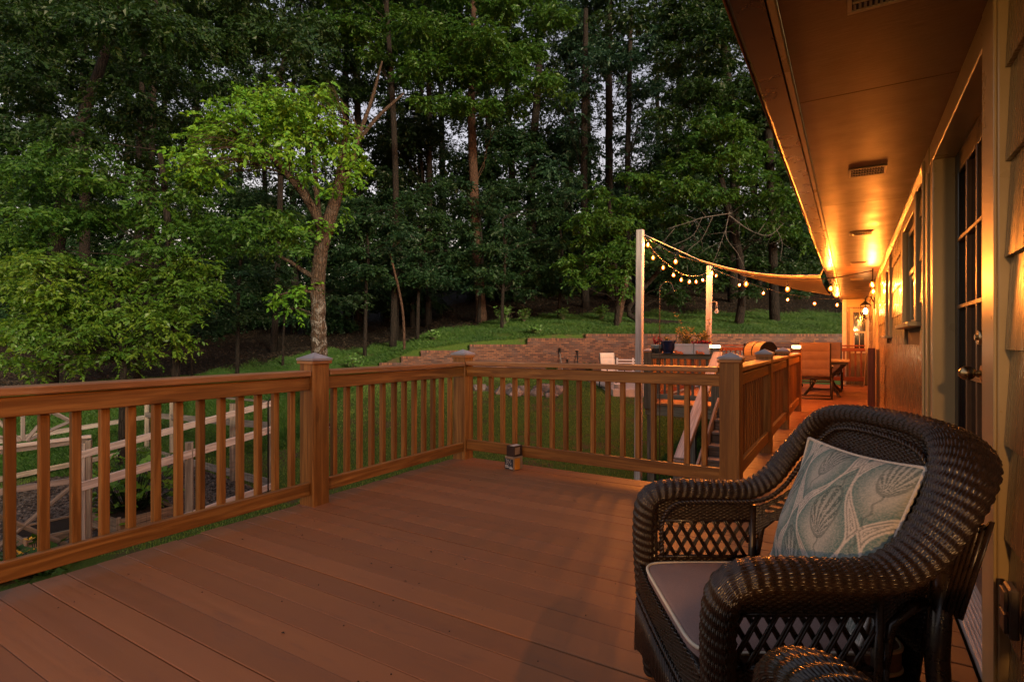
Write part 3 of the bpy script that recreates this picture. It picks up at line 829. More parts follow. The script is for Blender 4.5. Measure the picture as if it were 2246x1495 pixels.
s = MB(ho); s.bb(.061, .349, YB-.02, YB-.002, 1.42, 1.47); s.bb(.061, .349, YB-.018, YB-.002, .86, .92); s.bb(.195, .212, YB-.016, YB-.002, .921, 1.419); s.bb(.195, .212, YB-.016, YB-.002, 1.471, 1.999)
s.bb(.061, .09, YB-.017, YB-.002, .921, 1.419); s.bb(.32, .349, YB-.017, YB-.002, .921, 1.419); s.build('sash', 'white_trim', w2)
MB(ho).bb(.062, .348, YB+.004, YB+.008, .9, 2.0, .0005).build('pane', 'window_glass', w2)
# outlet by the door
ou = MB(ho); ou.bb(.386, .409, 2.085, 2.165, .345, .49, .006); op = ou.build('outlet_box', 'outlet_grey', house)
oc = MB(ho); oc.bb(.376, .385, 2.095, 2.155, .42, .478, .004); oc.bb(.376, .385, 2.095, 2.155, .357, .413, .004); oc.build('outlet_cover', 'outlet_grey', op)

# wall lanterns (the far one is in view; its twin lights the near deck from behind the camera)
def lantern(loc, label, glow, drop=0.0):
    x, y, z = loc; o = loc; root = empty('wall_lantern', o, label, 'lantern')
    m = MB(o); m.bb(.385, .409, y-.06, y+.06, z+.02, z+.25, .006)
    m.tube([(.39, y, z+.15), (.34, y, z+.26), (x+.03, y, z+.27), (x, y, z+.22), (x, y, z+.17)], .011, 8)
    m.build('bracket', 'bronze_frame', root)
    m = MB(o); m.lathe((x, y, z+.10), [(.012, .08), (.03, .06), (.085, .012), (.095, 0), (.001, -.002)], 4); m.lathe((x, y, z-.16), [(.001, -.03), (.05, -.01), (.062, 0), (.001, .004)], 4)
    m.build('lid', 'bronze_frame', root)
    fr = MB(o)
    for a in range(4):
        q = math.pi/2*a
        fr.tube([(x+.085*math.cos(q), y+.085*math.sin(q), z+.10), (x+.058*math.cos(q), y+.058*math.sin(q), z-.16)], .006, 6)
    fr.build('frame', 'bronze_frame', root)
    MB(o).lathe((x, y, z-.03), [(.001, -.055), (.024, -.045), (.038, 0), (.03, .04), (.012, .065), (.001, .068)], 14).build('bulb', glow, root)
    return root
lantern((.25, 13.1, 1.82), 'lit bronze wall lantern by the far side door', 'lantern_glow')
def shade_lamp(loc, label):
    x, y, z = loc; o = loc; root = empty('wall_lamp', o, label, 'lamp')
    m = MB(o); m.bb(.385, .409, y-.06, y+.06, z+.05, z+.25, .006); m.tube([(.39, y, z+.17), (.33, y, z+.25), (x+.03, y, z+.25), (x, y, z+.2), (x, y, z+.13)], .011, 8); m.build('bracket', 'bronze_frame', root)
    MB(o).lathe((x, y, z), [(.02, .135), (.05, .125), (.15, .012), (.153, -.02), (.150, -.02), (.147, .010), (.047, .120), (.018, .128)], 24).build('shade', 'bronze_frame', root)  # unseen cone, shaped to keep the lamp's light off the soffit
    MB(o).lathe((x, y, z-.03), [(.001, -.055), (.024, -.045), (.038, 0), (.03, .04), (.012, .065), (.001, .068)], 14).build('bulb', 'porch_glow', root)
    return root
shade_lamp((.20, -2.4, 1.85), 'lit wall lamp with a conical bronze shade on the house wall behind the photographer')
# ------------------------------------------------------------------ tall posts, string lights, sail
def tall_post(base, top, w, label, mat):
    root = empty('light_pole', base, label, 'pole')
    MB(base).beam(base, top, w, w, up=(.0, 1, 0), bev=.006).build('pole', mat, root)
    h = MB(base); t = Vector(top)-Vector((0, 0, .14))
    h.tube([t+Vector((w/2-.01, -.02, 0)), t+Vector((w/2+.05, -.03, .0)), t+Vector((w/2+.07, -.03, .03)), t+Vector((w/2+.05, -.03, .06))], .008, 6)
    h.build('hook', 'dark_metal', root); return root
P1b = Vector((-3.52, 10.40, gz(*camxy(-3.52, 10.4))-.2)); P1t = Vector((-3.44, 10.30, 3.33))
P2b = Vector((-3.52, 16.5, gz(*camxy(-3.52, 16.5))-.2)); P2t = Vector((-3.40, 16.2, 3.33))
tall_post(P1b, P1t, .125, 'tall weathered grey light pole at the near corner of the far deck', 'pale_wood')
tall_post(P2b, P2t, .14, 'leaning orange lit pole at the back left of the far deck', 'pale_wood')

def string_light(label, cord_pts, bulbs, hang=.10):
    o = Vector(cord_pts[0]); root = empty('string_light', o, label, 'string lights', 'strings of bulbs over the far deck')
    c = MB(o); c.tube([tuple(p) for p in smooth_path(cord_pts, 7)], .009, 6); c.build('cord', 'cord_black', root)
    for b in bulbs:
        b = Vector(b)
        s = MB(o); s.tube([b+Vector((0, 0, hang+.04)), b+Vector((0, 0, .075))], .006, 6); s.tube([b+Vector((0, 0, .08)), b+Vector((0, 0, .032))], [.017, .02], 8)
        so = s.build('socket', 'cord_black', root)
        bl = MB(o).lathe(b, [(.001, -.048), (.021, -.041), (.035, -.014), (.035, .004), (.022, .024), (.011, .032), (.001, .033)], 14).build('bulb', 'amber_globe', so)
        MB(o).lathe(b, [(.0005, -.012), (.0055, -.008), (.006, 0), (.0055, .008), (.0005, .012)], 8).build('filament', 'bulb_glow', so)
nb = [(-3.33, 10.42, 3.05), (-2.82, 10.5, 2.70), (-2.165, 10.5, 2.44), (-1.58, 10.5, 2.21), (-.92, 10.5, 2.09), (-.282, 10.5, 2.065), (.291, 10.5, 2.10), (.305, 10.52, 1.99)]
nc = [(-3.37, 10.33, 3.20), (-3.1, 10.4, 3.02), (-2.82, 10.5, 2.84), (-2.165, 10.5, 2.58), (-1.58, 10.5, 2.37), (-.92, 10.5, 2.26), (-.282, 10.5, 2.235), (.30, 10.5, 2.32)]
string_light('nearest string of bulbs from the tall grey pole across to the house soffit', nc, nb[:6])
string_light('short double drop of two bulbs hanging at the house wall', [(.30, 10.5, 2.355), (.298, 10.5, 2.25), (.297, 10.5, 2.16)], nb[6:], .02)
fb = [(-3.256, 16.4, 3.06), (-2.674, 16.6, 2.777), (-2.053, 16.6, 2.518), (-1.454, 16.6, 2.32), (-.814, 16.6, 2.189), (-.30, 16.6, 2.135)]
string_light('farthest string of bulbs from the leaning pole to the far end of the gutter', [(-3.33, 16.15, 3.24)]+[(x, y, z+.15) for x, y, z in fb]+[(-.30, 17.0, 2.36)], fb)
lb = [(-3.39, 10.943, 2.877), (-3.39, 11.642, 2.757), (-3.39, 12.443, 2.679), (-3.39, 13.11, 2.636), (-3.39, 13.868, 2.658), (-3.39, 14.56, 2.725), (-3.39, 15.315, 2.838), (-3.39, 15.95, 3.0)]
string_light('sagging string of bulbs along the left side between the two poles', [(-3.38, 10.36, 3.19)]+[(x, y, z+.15) for x, y, z in lb]+[(-3.39, 16.12, 3.2)], lb)

# shade sail: triangle with hollowed edges, roped to the tall pole, two corners at the gutter
S1, S2, S3 = Vector((-2.55, 11.2, 2.80)), Vector((-.42, 10.4, 2.29)), Vector((-.42, 15.2, 2.30))
o = S1; sail = empty('shade_sail', o, 'tan triangular shade sail stretched from the tall pole to the gutter', 'shade sail')
nS = 26; SV = []; SF = []; idm = {}
for i in range(nS+1):
    for j in range(nS+1-i):
        a, b = i/nS, j/nS; c = 1-a-b
        p = S1*c+S2*a+S3*b
        cen = (S1+S2+S3)/3
        hol = .10*4*(a*c*(1-b)**2+b*c*(1-a)**2+a*b*(1-c)**2)*max(0, 1-9*a*b*c)
        p = p+(cen-p)*hol*.55+Vector((0, 0, -.10*(a*b*c)*5-.42*a*c*(1-b)-.35*b*c*(1-a)))
        idm[(i, j)] = len(SV); SV.append(tuple(p-o))
for i in range(nS):
    for j in range(nS-i):
        SF.append((idm[(i, j)], idm[(i+1, j)], idm[(i, j+1)]))
        if j < nS-i-1: SF.append((idm[(i+1, j)], idm[(i+1, j+1)], idm[(i, j+1)]))
me = np_mesh('cloth', SV, SF, True); so = link_mesh('cloth', me, 'sail_cloth', sail)
sol = so.modifiers.new('thick', 'SOLIDIFY'); sol.thickness = .006
r = MB(o); r.tube([(-3.38, 10.34, 3.24), tuple(S1)], .008, 6); r.tube([tuple(S2), (-.37, 10.35, 2.42)], .008, 6); r.tube([tuple(S3), (-.37, 15.3, 2.43)], .008, 6)
for a, b in (('r', 0),):
    e1 = [SV[idm[(i, 0)]] for i in range(nS+1)]; e2 = [SV[idm[(0, j)]] for j in range(nS+1)]
    for e in (e1, e2): r.tube([tuple(Vector(q)+o) for q in e], .011, 6)
r.build('rope', 'rope', sail)

# ------------------------------------------------------------------ pots and things on the railings
def leafy(name, mat, parent, o, stems, leaf, nleaf, rr, r0=.004, stemmat='bark_pale'):
    """stems: list of polylines; leaves spread along upper 75 %"""
    m = MB(o); C = []
    for st in stems:
        P = smooth_path(st, 6); m.tube([tuple(p) for p in P], [max(.0015, r0*(1-.8*i/len(P))) for i in range(len(P))], 5)
        for k in range(nleaf):
            t = rr.uniform(.2, 1); C.append(P[int(t*(len(P)-1))])
    m.build('stem', stemmat, parent)
    C = np.array(C)-np.array(o); n = len(C)
    th = rr.uniform(0, 6.28, n); el = rr.uniform(-.2, .9, n); L = leaf*rr.uniform(.6, 1.3, n)
    d = np.stack([np.cos(th)*np.cos(el), np.sin(th)*np.cos(el), np.sin(el)], -1)
    s = np.cross(d, rr.normal(0, 1, (n, 3))); s /= np.linalg.norm(s, axis=1)[:, None]
    V = np.stack([C, C+d*(L*.5)[:, None]+s*(L*.28)[:, None], C+d*L[:, None], C+d*(L*.5)[:, None]-s*(L*.28)[:, None]], 1).reshape(-1, 3)
    link_mesh('foliage', np_mesh('foliage', V, np.arange(4*n).reshape(-1, 4)), mat, parent)
def pot(o, prof, mat, label, saucer=None):
    root = empty('flower_pot', o, label, 'flower pot')
    MB(o).lathe(o, prof, 28).build('pot', mat, root)
    rin = prof[-1][0]*.9; MB(o).lathe(o, [(.001, prof[-3][1]*.92), (rin*.96, prof[-3][1]*.92)], 24).build('soil', 'soil', root)
    if saucer: MB(o).lathe((o[0], o[1], o[2]), saucer, 24).build('saucer', mat, root)
    return root
zc = .953
bp = (-2.98, 10.57, zc+.003)
pot(bp, [(.075, .012), (.085, .02), (.115, .10), (.133, .18), (.138, .22), (.150, .235), (.148, .25), (.132, .25), (.125, .235), (.118, .21)], 'blue_glaze', 'glossy dark blue glazed flower pot standing on the far deck railing', [(.001, 0), (.10, 0), (.112, .02), (.10, .022), (.001, .012)])
r2 = np.random.default_rng(3)
pl = empty('potted_flower', (bp[0], bp[1], bp[2]+.21), 'small pale yellow flowering plant in the dark blue pot', 'plant')
leafy('f', 'leaf_olive', pl, (bp[0], bp[1], bp[2]+.21), [[(bp[0], bp[1], bp[2]+.2), (bp[0]+r2.uniform(-.05, .05), bp[1], bp[2]+.26), (bp[0]+r2.uniform(-.1, .06), bp[1]+r2.uniform(-.05, .05), bp[2]+r2.uniform(.28, .34))] for _ in range(8)], .045, 6, r2)
gp = (-3.20, 10.60, zc+.003)
pot(gp, [(.07, 0), (.09, .02), (.115, .10), (.12, .135), (.13, .16), (.128, .175), (.114, .175), (.110, .16), (.105, .14)], 'dark_glaze', 'two tone pot with pale teal band, left of the blue pot')
bd = MB(gp); bd.lathe(gp, [(.1155, .10), (.1215, .136), (.1315, .16), (.130, .177)], 28); bd.build('glaze_band', 'teal_glaze', [o_ for o_ in COL.objects if o_.get('label', '').startswith('two tone pot')][0])
pl = empty('potted_flower', (gp[0], gp[1], gp[2]+.15), 'dark red leaved plant in the two tone pot', 'plant')
leafy('f', 'leaf_red', pl, (gp[0], gp[1], gp[2]+.15), [[(gp[0], gp[1], gp[2]+.14), (gp[0]+r2.uniform(-.04, .04), gp[1], gp[2]+.2), (gp[0]+r2.uniform(-.11, .11), gp[1]+r2.uniform(-.08, .08), gp[2]+r2.uniform(.25, .38))] for _ in range(12)], .07, 5, r2)
# white planters on the left side railing
def planter(x0, x1, label):
    z0 = .953; o = ((x0+x1)/2, 10.6, z0); root = empty('planter_box', o, label, 'planter')
    b = MB(o); zt = z0+.195; ya, yb = 10.49, 10.71
    b.prism([(ya+.025, z0+.002), (ya+.075, z0+.002), (ya+.08, z0+.05), (yb-.08, z0+.05), (yb-.075, z0+.002), (yb-.025, z0+.002), (yb, zt-.03), (yb+.008, zt-.03), (yb+.008, zt), (yb-.02, zt), (yb-.03, zt-.05), (ya+.03, zt-.05), (ya+.02, zt), (ya-.008, zt), (ya-.008, zt-.03), (ya, zt-.03)], 0, x0+.02, x1-.02)
    for x in (x0, x1-.0195): b.prism([(ya+.025, z0+.002), (yb-.025, z0+.002), (yb+.008, zt), (ya-.008, zt)], 0, x, x+.0195)
    b.build('box', 'planter_white', root, True)
    MB(o).bb(x0+.025, x1-.025, ya+.035, yb-.035, zt-.1, zt-.025).build('soil', 'soil', root)
    return root
pa, pb = (-2.835, -2.495), (-2.485, -2.205)
planter(*pa, 'white planter box on the far deck front railing, holding the tall leggy shrub')
planter(*pb, 'white planter box on the far deck front railing with red flowers, beside the glowing cap')
for (x0, x1), seed, lab, hs in ((pa, 5, 'tall leggy pale leaved shrub growing in the white planter', (.62, .2)), (pb, 6, 'shorter yellowish shrub in the second white planter beside the glowing cap', (.48, .18))):
    rr = np.random.default_rng(seed); o = ((x0+x1)/2, 10.6, 1.10); pl = empty('planter_shrub', o, lab, 'plant')
    st = []
    for k in range(20):
        x = rr.uniform(x0+.05, x1-.05); h = rr.uniform(hs[1], hs[0]*.62); st.append([(x, 10.6, 1.08), (x+rr.uniform(-.07, .07), 10.6+rr.uniform(-.06, .06), 1.1+h*.5), (x+rr.uniform(-.16, .16), 10.6+rr.uniform(-.15, .15), 1.1+h)])
    if seed == 5:
        st.append([(x0+.2, 10.6, 1.08), (x0+.14, 10.6, 1.38), (x0+.05, 10.58, 1.60), (x0-.05, 10.56, 1.76)]); st.append([(x0+.15, 10.6, 1.08), (x0+.06, 10.6, 1.3), (x0+.02, 10.6, 1.46)])
    else: st.append([(x1-.06, 10.6, 1.08), (x1-.04, 10.6, 1.4), (x1-.02, 10.6, 1.62)])
    leafy('f', 'leaf_olive', pl, o, st, .045, 24, rr)
for k, x in enumerate((-2.46, -2.38, -2.31, -2.24)):
    o = (x, 10.53, 1.1); rr = np.random.default_rng(60+k); pl = empty('red_flower', o, 'small red bloom at the front of the second white planter', 'flower', 'red blooms in the white planter')
    leafy('f', 'leaf_red', pl, o, [[(x, 10.53, 1.08), (x+rr.uniform(-.03, .03), 10.5, 1.15), (x+rr.uniform(-.06, .06), 10.47, 1.19)] for _ in range(5)], .05, 5, rr)
# little terracotta blocks / trays in front of the planters
for k, (x, y, lab) in enumerate(((-2.74, 10.43, 'small terracotta tray on the far deck railing beside the blue pot'), (-2.36, 10.43, 'small terracotta tray on the far deck railing nearest the stairs'))):
    o = (x, y, zc); b = MB(o); b.bb(x-.07, x+.07, y-.03, y+.05, zc+.001, zc+.03); b.bb(x-.07, x-.04, y-.03, y+.05, zc+.031, zc+.07); b.bb(x-.02, x+.05, y-.02, y+.03, zc+.031, zc+.05); tag(b.build('terracotta_tray', 'terracotta'), lab, 'tray')
# shepherd's crook and hanging ornament
sb = Vector((-3.05, 10.25, 0)); g0 = gz(*camxy(sb.x, sb.y)); o = (sb.x, sb.y, g0)
cp = [(sb.x, sb.y, g0-.2), (sb.x, sb.y, 1), (sb.x, sb.y, 2.1), (sb.x+.03, sb.y, 2.23), (sb.x+.12, sb.y, 2.30), (sb.x+.22, sb.y, 2.25), (sb.x+.255, sb.y, 2.15), (sb.x+.28, sb.y, 2.12), (sb.x+.31, sb.y, 2.14)]
c = MB(o); c.tube([tuple(p) for p in smooth_path(cp, 6)], .009, 7); tag(c.build('shepherd_hook', 'bronze_frame'), 'thin iron shepherd hook standing behind the far deck railing', 'garden hook')
q = atD(1572, 683, 14.9); o = tuple(q); gl = empty('glass_ornament', o, 'round clear glass ornament hanging from the leaning pole', 'ornament')
MB(o).ball(q, .058, 10).build('globe', 'clear_glass', gl)
m = MB(o); m.tube([q+Vector((-.02, 0, .05)), q+Vector((-.006, 0, .26))], .006, 6); m.tube([q+Vector((.02, 0, .05)), q+Vector((.006, 0, .26))], .006, 6)
m.tube([q+Vector((0, 0, .26)), q+Vector((-.10, .1, .28)), q+Vector((-.26, .25, .22))], .006, 6); m.lathe(q+Vector((0, 0, .05)), [(.03, 0), (.03, .02), (.001, .022)], 12)
m.build('hanger', 'rope', gl)

# ------------------------------------------------------------------ dining set on the far deck
def sling_chair(loc, rz, label, cloth='chair_tan', frame='bronze_frame', seg=5):
    root = empty('sling_chair', loc, label, 'chair', None, rz)     # local: faces +y, origin under the seat
    w = .29
    for s in (-1, 1):
        f = MB(); f.tube([tuple(p) for p in smooth_path([(s*w, -.30, 1.16), (s*w, -.27, .95), (s*w, -.20, .55), (s*w, -.14, .44), (s*w, .25, .45), (s*w, .33, .42)], 6)], .017, 8)
        f.build('side_rail', frame, root)
        a = MB(); a.tube([tuple(p) for p in smooth_path([(s*(w+.04), -.24, .66), (s*(w+.05), -.05, .68), (s*(w+.05), .25, .66), (s*(w+.04), .30, .60), (s*(w+.03), .27, .3), (s*(w+.03), .26, .03)], 6)], .017, 8)
        a.build('arm', frame, root)
        MB().tube([(s*(w+.03), -.22, .45), (s*(w+.03), -.25, .03)], .018, 8).build('leg', frame, root)
        MB().tube([(s*(w+.03), -.31, .018), (s*(w+.03), .30, .018)], .017, 8).build('runner', frame, root)
    x = MB(); x.tube([(-w-.03, -.30, .018), (w+.03, -.30, .018)], .015, 8); x.tube([(-w-.03, .26, .03), (w+.03, .26, .03)], .012, 8); x.tube([(-w, -.15, .43), (w, -.15, .43)], .015, 8); x.tube([(-w-.03, -.2, .36), (w+.03, -.2, .36)], .014, 8)
    x.build('cross_bar', frame, root)
    prof = smooth_path([(0, -.305, 1.17), (0, -.275, .95), (0, -.205, .56), (0, -.15, .46), (0, -.05, .43), (0, .25, .45), (0, .33, .43)], 22)
    V = []; n = len(prof); Ls = np.concatenate([[0], np.cumsum(np.linalg.norm(np.diff(prof, axis=0), axis=1))])
    for side in (0, 1):
        for i in range(n):
            t = prof[min(i+1, n-1)]-prof[max(i-1, 0)]; nn = np.array([0, -t[2], t[1]]); nn /= np.linalg.norm(nn)
            puff = .024*abs(math.sin(math.pi*Ls[i]/.185))**.45+.003
            for k in range(9):
                xx = -w+.012+(2*w-.024)*k/8; V.append(prof[i]+nn*(puff*(1 if side else -1))*(1-.15*abs(k-4)/4)+np.array([xx, 0, 0]))
    V = np.array(V); Fq = []
    for sd_ in (0, 1):
        for i in range(n-1):
            for k in range(8):
                a = sd_*n*9+i*9+k; Fq.append([a, a+1, a+10, a+9])
    for i in range(n-1):
        for k in (0, 8): a = i*9+k; Fq.append([a, a+9, a+9+n*9, a+n*9])
    link_mesh('sling', np_mesh('sling', V, Fq, True), cloth, root)
    return root
sling_chair((-.66, 13.20, 0), R(4), 'tan padded sling chair turned to the table with its back to the camera')
sling_chair((-.50, 15.35, 0), R(178), 'yellow lit sling chair on the far side of the dining table')
o = (-.55, 14.4, 0); tb = empty('patio_table', o, 'tile topped patio table with curved dark legs on the far deck', 'table')
MB(o).bb(-1.05, -.02, 13.72, 15.0, .745, .775, .01).build('table_top', 'table_tile', tb)
MB(o).bb(-1.02, -.05, 13.75, 14.97, .69, .744, .01).build('apron', 'bronze_frame', tb)
for sx, sy in ((-1, -1), (1, -1), (-1, 1), (1, 1)):
    cx, cy = -.535, 14.36
    MB(o).tube([tuple(p) for p in smooth_path([(cx+sx*.43, cy+sy*.52, .69), (cx+sx*.30, cy+sy*.42, .55), (cx+sx*.17, cy+sy*.30, .38), (cx+sx*.20, cy+sy*.42, .22), (cx+sx*.31, cy+sy*.66, .05), (cx+sx*.33, cy+sy*.70, .0)], 6)], .03, 8).build('leg', 'bronze_frame', tb)
pp = (-.75, 14.5, .776); pot(pp, [(.06, 0), (.085, .01), (.11, .12), (.115, .13), (.10, .13), (.095, .12), (.09, .10)], 'terracotta', 'terracotta pot on the patio table behind the sling chair')
rr = np.random.default_rng(8); pl = empty('potted_succulent', (pp[0], pp[1], pp[2]+.1), 'yellow lit plant with upright blade leaves in the table pot', 'plant')
m = MB((pp[0], pp[1], pp[2]+.1))
for k in range(11):
    a = k*2.4; e = rr.uniform(.05, .22); h = rr.uniform(.12, .26) if k else .36; b = Vector(pp)+Vector((.03*math.cos(a), .03*math.sin(a), .1))
    t = b+Vector((e*math.cos(a)*(k > 0), e*math.sin(a)*(k > 0), h)); md = (b+t)/2+Vector((0, 0, .06)); s = Vector((-math.sin(a), math.cos(a), 0))*.018
    if k == 0: s = Vector((.02, 0, 0))
    q0 = len(m.v); m.v += [x_-m.o for x_ in (b-s*.6, b+s*.6, md+s, t, md-s)]; m.face([q0, q0+1, q0+2, q0+3, q0+4])
m.build('leaves', 'leaf_olive', pl)

# barrel roaster, covered grill, bench on the far deck
q = atD(1667, 765, 13.6); o = (q.x, q.y, 0); br = empty('barrel_grill', o, 'yellow lit barrel shaped grill with dark bands on the far deck', 'grill')
ax = Vector((1, 0, 0)); hz = .93; bm_ = MB(o); n_ = 20; prof = []
for k in range(n_): a = 2*math.pi*k/n_; prof.append((q.y+.25*math.cos(a), hz+.25*math.sin(a)))
bm_.prism(prof, 0, q.x-.30, q.x+.30); bd_ = bm_.build('barrel', 'yellow_barrel', br, True)
for xk in (-.29, .0, .29):
    h = MB(o); h.prism([(q.y+.257*math.cos(2*math.pi*k/24), hz+.257*math.sin(2*math.pi*k/24)) for k in range(24)], 0, q.x+xk-.016, q.x+xk+.016); h.build('band', 'dark_metal', br, True)
h = MB(o); h.tube([(q.x-.31, q.y-.1, hz+.16), (q.x-.42, q.y-.1, hz+.18)], .022, 8); h.ball((q.x-.43, q.y-.1, hz+.18), .035, 6); h.build('handle', 'cord_black', br)
for sx in (-1, 1):
    for sy in (-1, 1): MB(o).tube([(q.x+sx*.22, q.y+sy*.14, hz-.2), (q.x+sx*.27, q.y+sy*.22, 0)], .02, 6).build('leg', 'dark_metal', br)
br.rotation_euler = (0, 0, R(-42))
q = atD(1722, 765, 14.2); o = (q.x, q.y, 0); gr = empty('covered_grill', o, 'black gas grill with rounded hood behind the walkway railing', 'grill')
h = MB(o); h.prism([(q.y-.26, .86), (q.y+.26, .86), (q.y+.26, .98), (q.y+.2, 1.1), (q.y+.08, 1.17), (q.y-.12, 1.15), (q.y-.22, 1.06), (q.y-.26, .95)], 0, q.x-.42, q.x+.40); h.build('hood', 'grill_black', gr, True)
MB(o).bb(q.x-.40, q.x+.38, q.y-.24, q.y+.24, .12, .855).build('cabinet', 'grill_black', gr)
MB(o).bb(q.x-.62, q.x-.43, q.y-.22, q.y+.22, .82, .85).build('side_shelf', 'grill_black', gr); MB(o).bb(q.x+.41, q.x+.62, q.y-.22, q.y+.22, .82, .85).build('side_shelf', 'grill_black', gr)
MB(o).tube([(q.x-.3, q.y-.30, 1.0), (q.x+.3, q.y-.30, 1.0)], .014, 8).build('handle', 'white_plastic', gr)
h = MB(o)
for sx in (-.36, .34):
    for sy in (-.2, .2): h.tube([(q.x+sx, q.y+sy-.02, .06), (q.x+sx, q.y+sy+.02, .06)], .06, 10)
h.build('caster', 'dark_metal', gr)
qa, qb = atD(1612, 786, 12.0), atD(1742, 786, 12.0); o = (qa.x, qa.y, 0); bn = empty('garden_bench', o, 'dark grey wooden bench on the far deck behind the walkway railing', 'bench')
for k in range(2): MB(o).beam((qa.x, qa.y, .70+.13*k), (qb.x, qb.y, .70+.13*k), .03, .11).build('back_board', 'weathered_post', bn)
dd = (qb-qa).normalized(); nn = Vector((-dd.y, dd.x, 0))
for k in range(3): MB(o).beam(Vector((qa.x, qa.y, .42))+nn*(.08+.13*k), Vector((qb.x, qb.y, .42))+nn*(.08+.13*k), .11, .03).build('seat_board', 'weathered_post', bn)
for t in (.06, .94):
    e = qa.lerp(qb, t); e.z = 0
    MB(o).beam(e, e+Vector((0, 0, .88)), .05, .05, up=(0, 1, 0)).build('leg', 'weathered_post', bn); MB(o).beam(e+nn*.36, e+nn*.36+Vector((0, 0, .40)), .05, .05, up=(0, 1, 0)).build('leg', 'weathered_post', bn)
# hose on the deck by the far railing
hz_ = MB((-.1, 17.2, 0)); hz_.tube([tuple(p) for p in smooth_path([(-.45, 17.25, .018), (-.1, 17.0, .018), (.2, 17.05, .018), (.3, 17.2, .05), (.33, 17.3, .5), (.36, 17.3, .9)], 8)], .014, 6)
tag(hz_.build('garden_hose', 'chair_tan'), 'tan garden hose lying by the far reddish railing at the wall', 'hose')

# ------------------------------------------------------------------ brick retaining wall
rw = empty('retaining_wall', tuple(Wp(0, WALL_D, -.5)), 'long stepped brick retaining wall below the grassy bank', 'wall'); o = Wp(0, WALL_D, -.5)
steps = [(1285, 2300, 732), (1157, 1285, 741.3), (1030, 1157, 755), (923, 1030, 768), (880, 923, 781), (832, 880, 795)]
wb = MB(o); cb = MB(o); rmA = Matrix.Rotation(A, 3, 'Z')
def wallbox(mb, x0, x1, d0, d1, z0, z1):
    cs_ = [(x0, d0), (x1, d0), (x1, d1), (x0, d1)]; b = len(mb.v)
    for z in (z0, z1):
        for x, d in cs_: mb.v.append(Wp(x, d, z)-mb.o)
    for i in range(4):
        j = (i+1) % 4; e = x1-x0 if i % 2 == 0 else d1-d0; u0 = x0 if i % 2 == 0 else d0
        mb.face([b+i, b+j, b+4+j, b+4+i], [(u0, z0), (u0+e, z0), (u0+e, z1), (u0, z1)])
    mb.face([b+4, b+5, b+6, b+7], [(x0, d0), (x1, d0), (x1, d1), (x0, d1)]); mb.face([b+3, b+2, b+1, b])
for a, b2, y in steps:
    x0, x1 = (a-CX)/F*WALL_D, (b2-CX)/F*WALL_D; zt = H-(y-CY)/F*WALL_D
    wallbox(wb, x0+.001, x1-.001, WALL_D, WALL_D+.24, -1.2, zt-.105)
    wallbox(cb, x0, x1, WALL_D-.012, WALL_D+.25, zt-.104, zt)
wb.build('brick_face', 'brick', rw); cb.build('cap_course', 'brick_cap', rw)

# rocks
def rock(loc, s, seed, label, group=None):
    import bmesh
    rr = np.random.default_rng(seed); bm = bmesh.new(); bmesh.ops.create_icosphere(bm, subdivisions=4, radius=1)
    ph = rr.uniform(0, 6.28, (6, 3)); fr = rr.uniform(1.2, 4.5, (6, 3)); pl_ = [(Vector(rr.normal(0, 1, 3)).normalized(), rr.uniform(.55, .85)) for _ in range(7)]
    for v in bm.verts:
        p = v.co.copy(); d = 0
        for k in range(6): d += .09/(1+k*.35)*math.sin(p.x*fr[k][0]*1.6+ph[k][0])*math.sin(p.y*fr[k][1]*1.6+ph[k][1])*math.cos(p.z*fr[k][2]*1.6+ph[k][2])
        p *= 1+d*1.6
        for nn_, dd_ in pl_:
            e = p.dot(nn_)-dd_
            if e > 0: p -= nn_*e*.85
        v.co = Vector((p.x*s[0], p.y*s[1], p.z*s[2]))
    me = bpy.data.meshes.new('rock'); bm.to_mesh(me); bm.free()
    me.polygons.foreach_set('use_smooth', [True]*len(me.polygons))
    return tag(link_mesh('boulder', me, 'rock', None, loc), label, 'rock', group)
rk = [(1098, 848, 20.3, .30, .24), (1120, 838, 20.8, .26, .25), (1128, 855, 20.0, .36, .22), (1146, 850, 20.2, .30, .24), (1175, 855, 20.0, .28, .18), (1152, 838, 20.9, .22, .2), (1200, 842, 20.7, .34, .28), (1222, 848, 20.3, .30, .30), (1208, 860, 19.8, .26, .14), (1060, 838, 21.2, .24, .2), (1045, 834, 21.3, .2, .2), (1235, 838, 21, .2, .2), (1180, 838, 21.2, .22, .18), (1076, 842, 21.0, .2, .16)]
names = {0: 'tall upright grey boulder at the left end of the rock edging', 2: 'widest pale boulder in the rock edging below the brick wall', 7: 'large rounded boulder at the right end of the rock edging', 9: 'brown rock lying apart, just right of the corner post'}
for k, (px, py, D, s, h) in enumerate(rk):
    D -= 2.75; s *= .87; h *= .87; q = atD(px, py, D); xc = (px-CX)/F*D
    rock((q.x, q.y, gz(xc, D)+h*.35), (s, s*.8, h), 100+k, names.get(k, 'mid sized grey boulder among the rock edging below the brick wall'), 'boulders edging the flower bed')
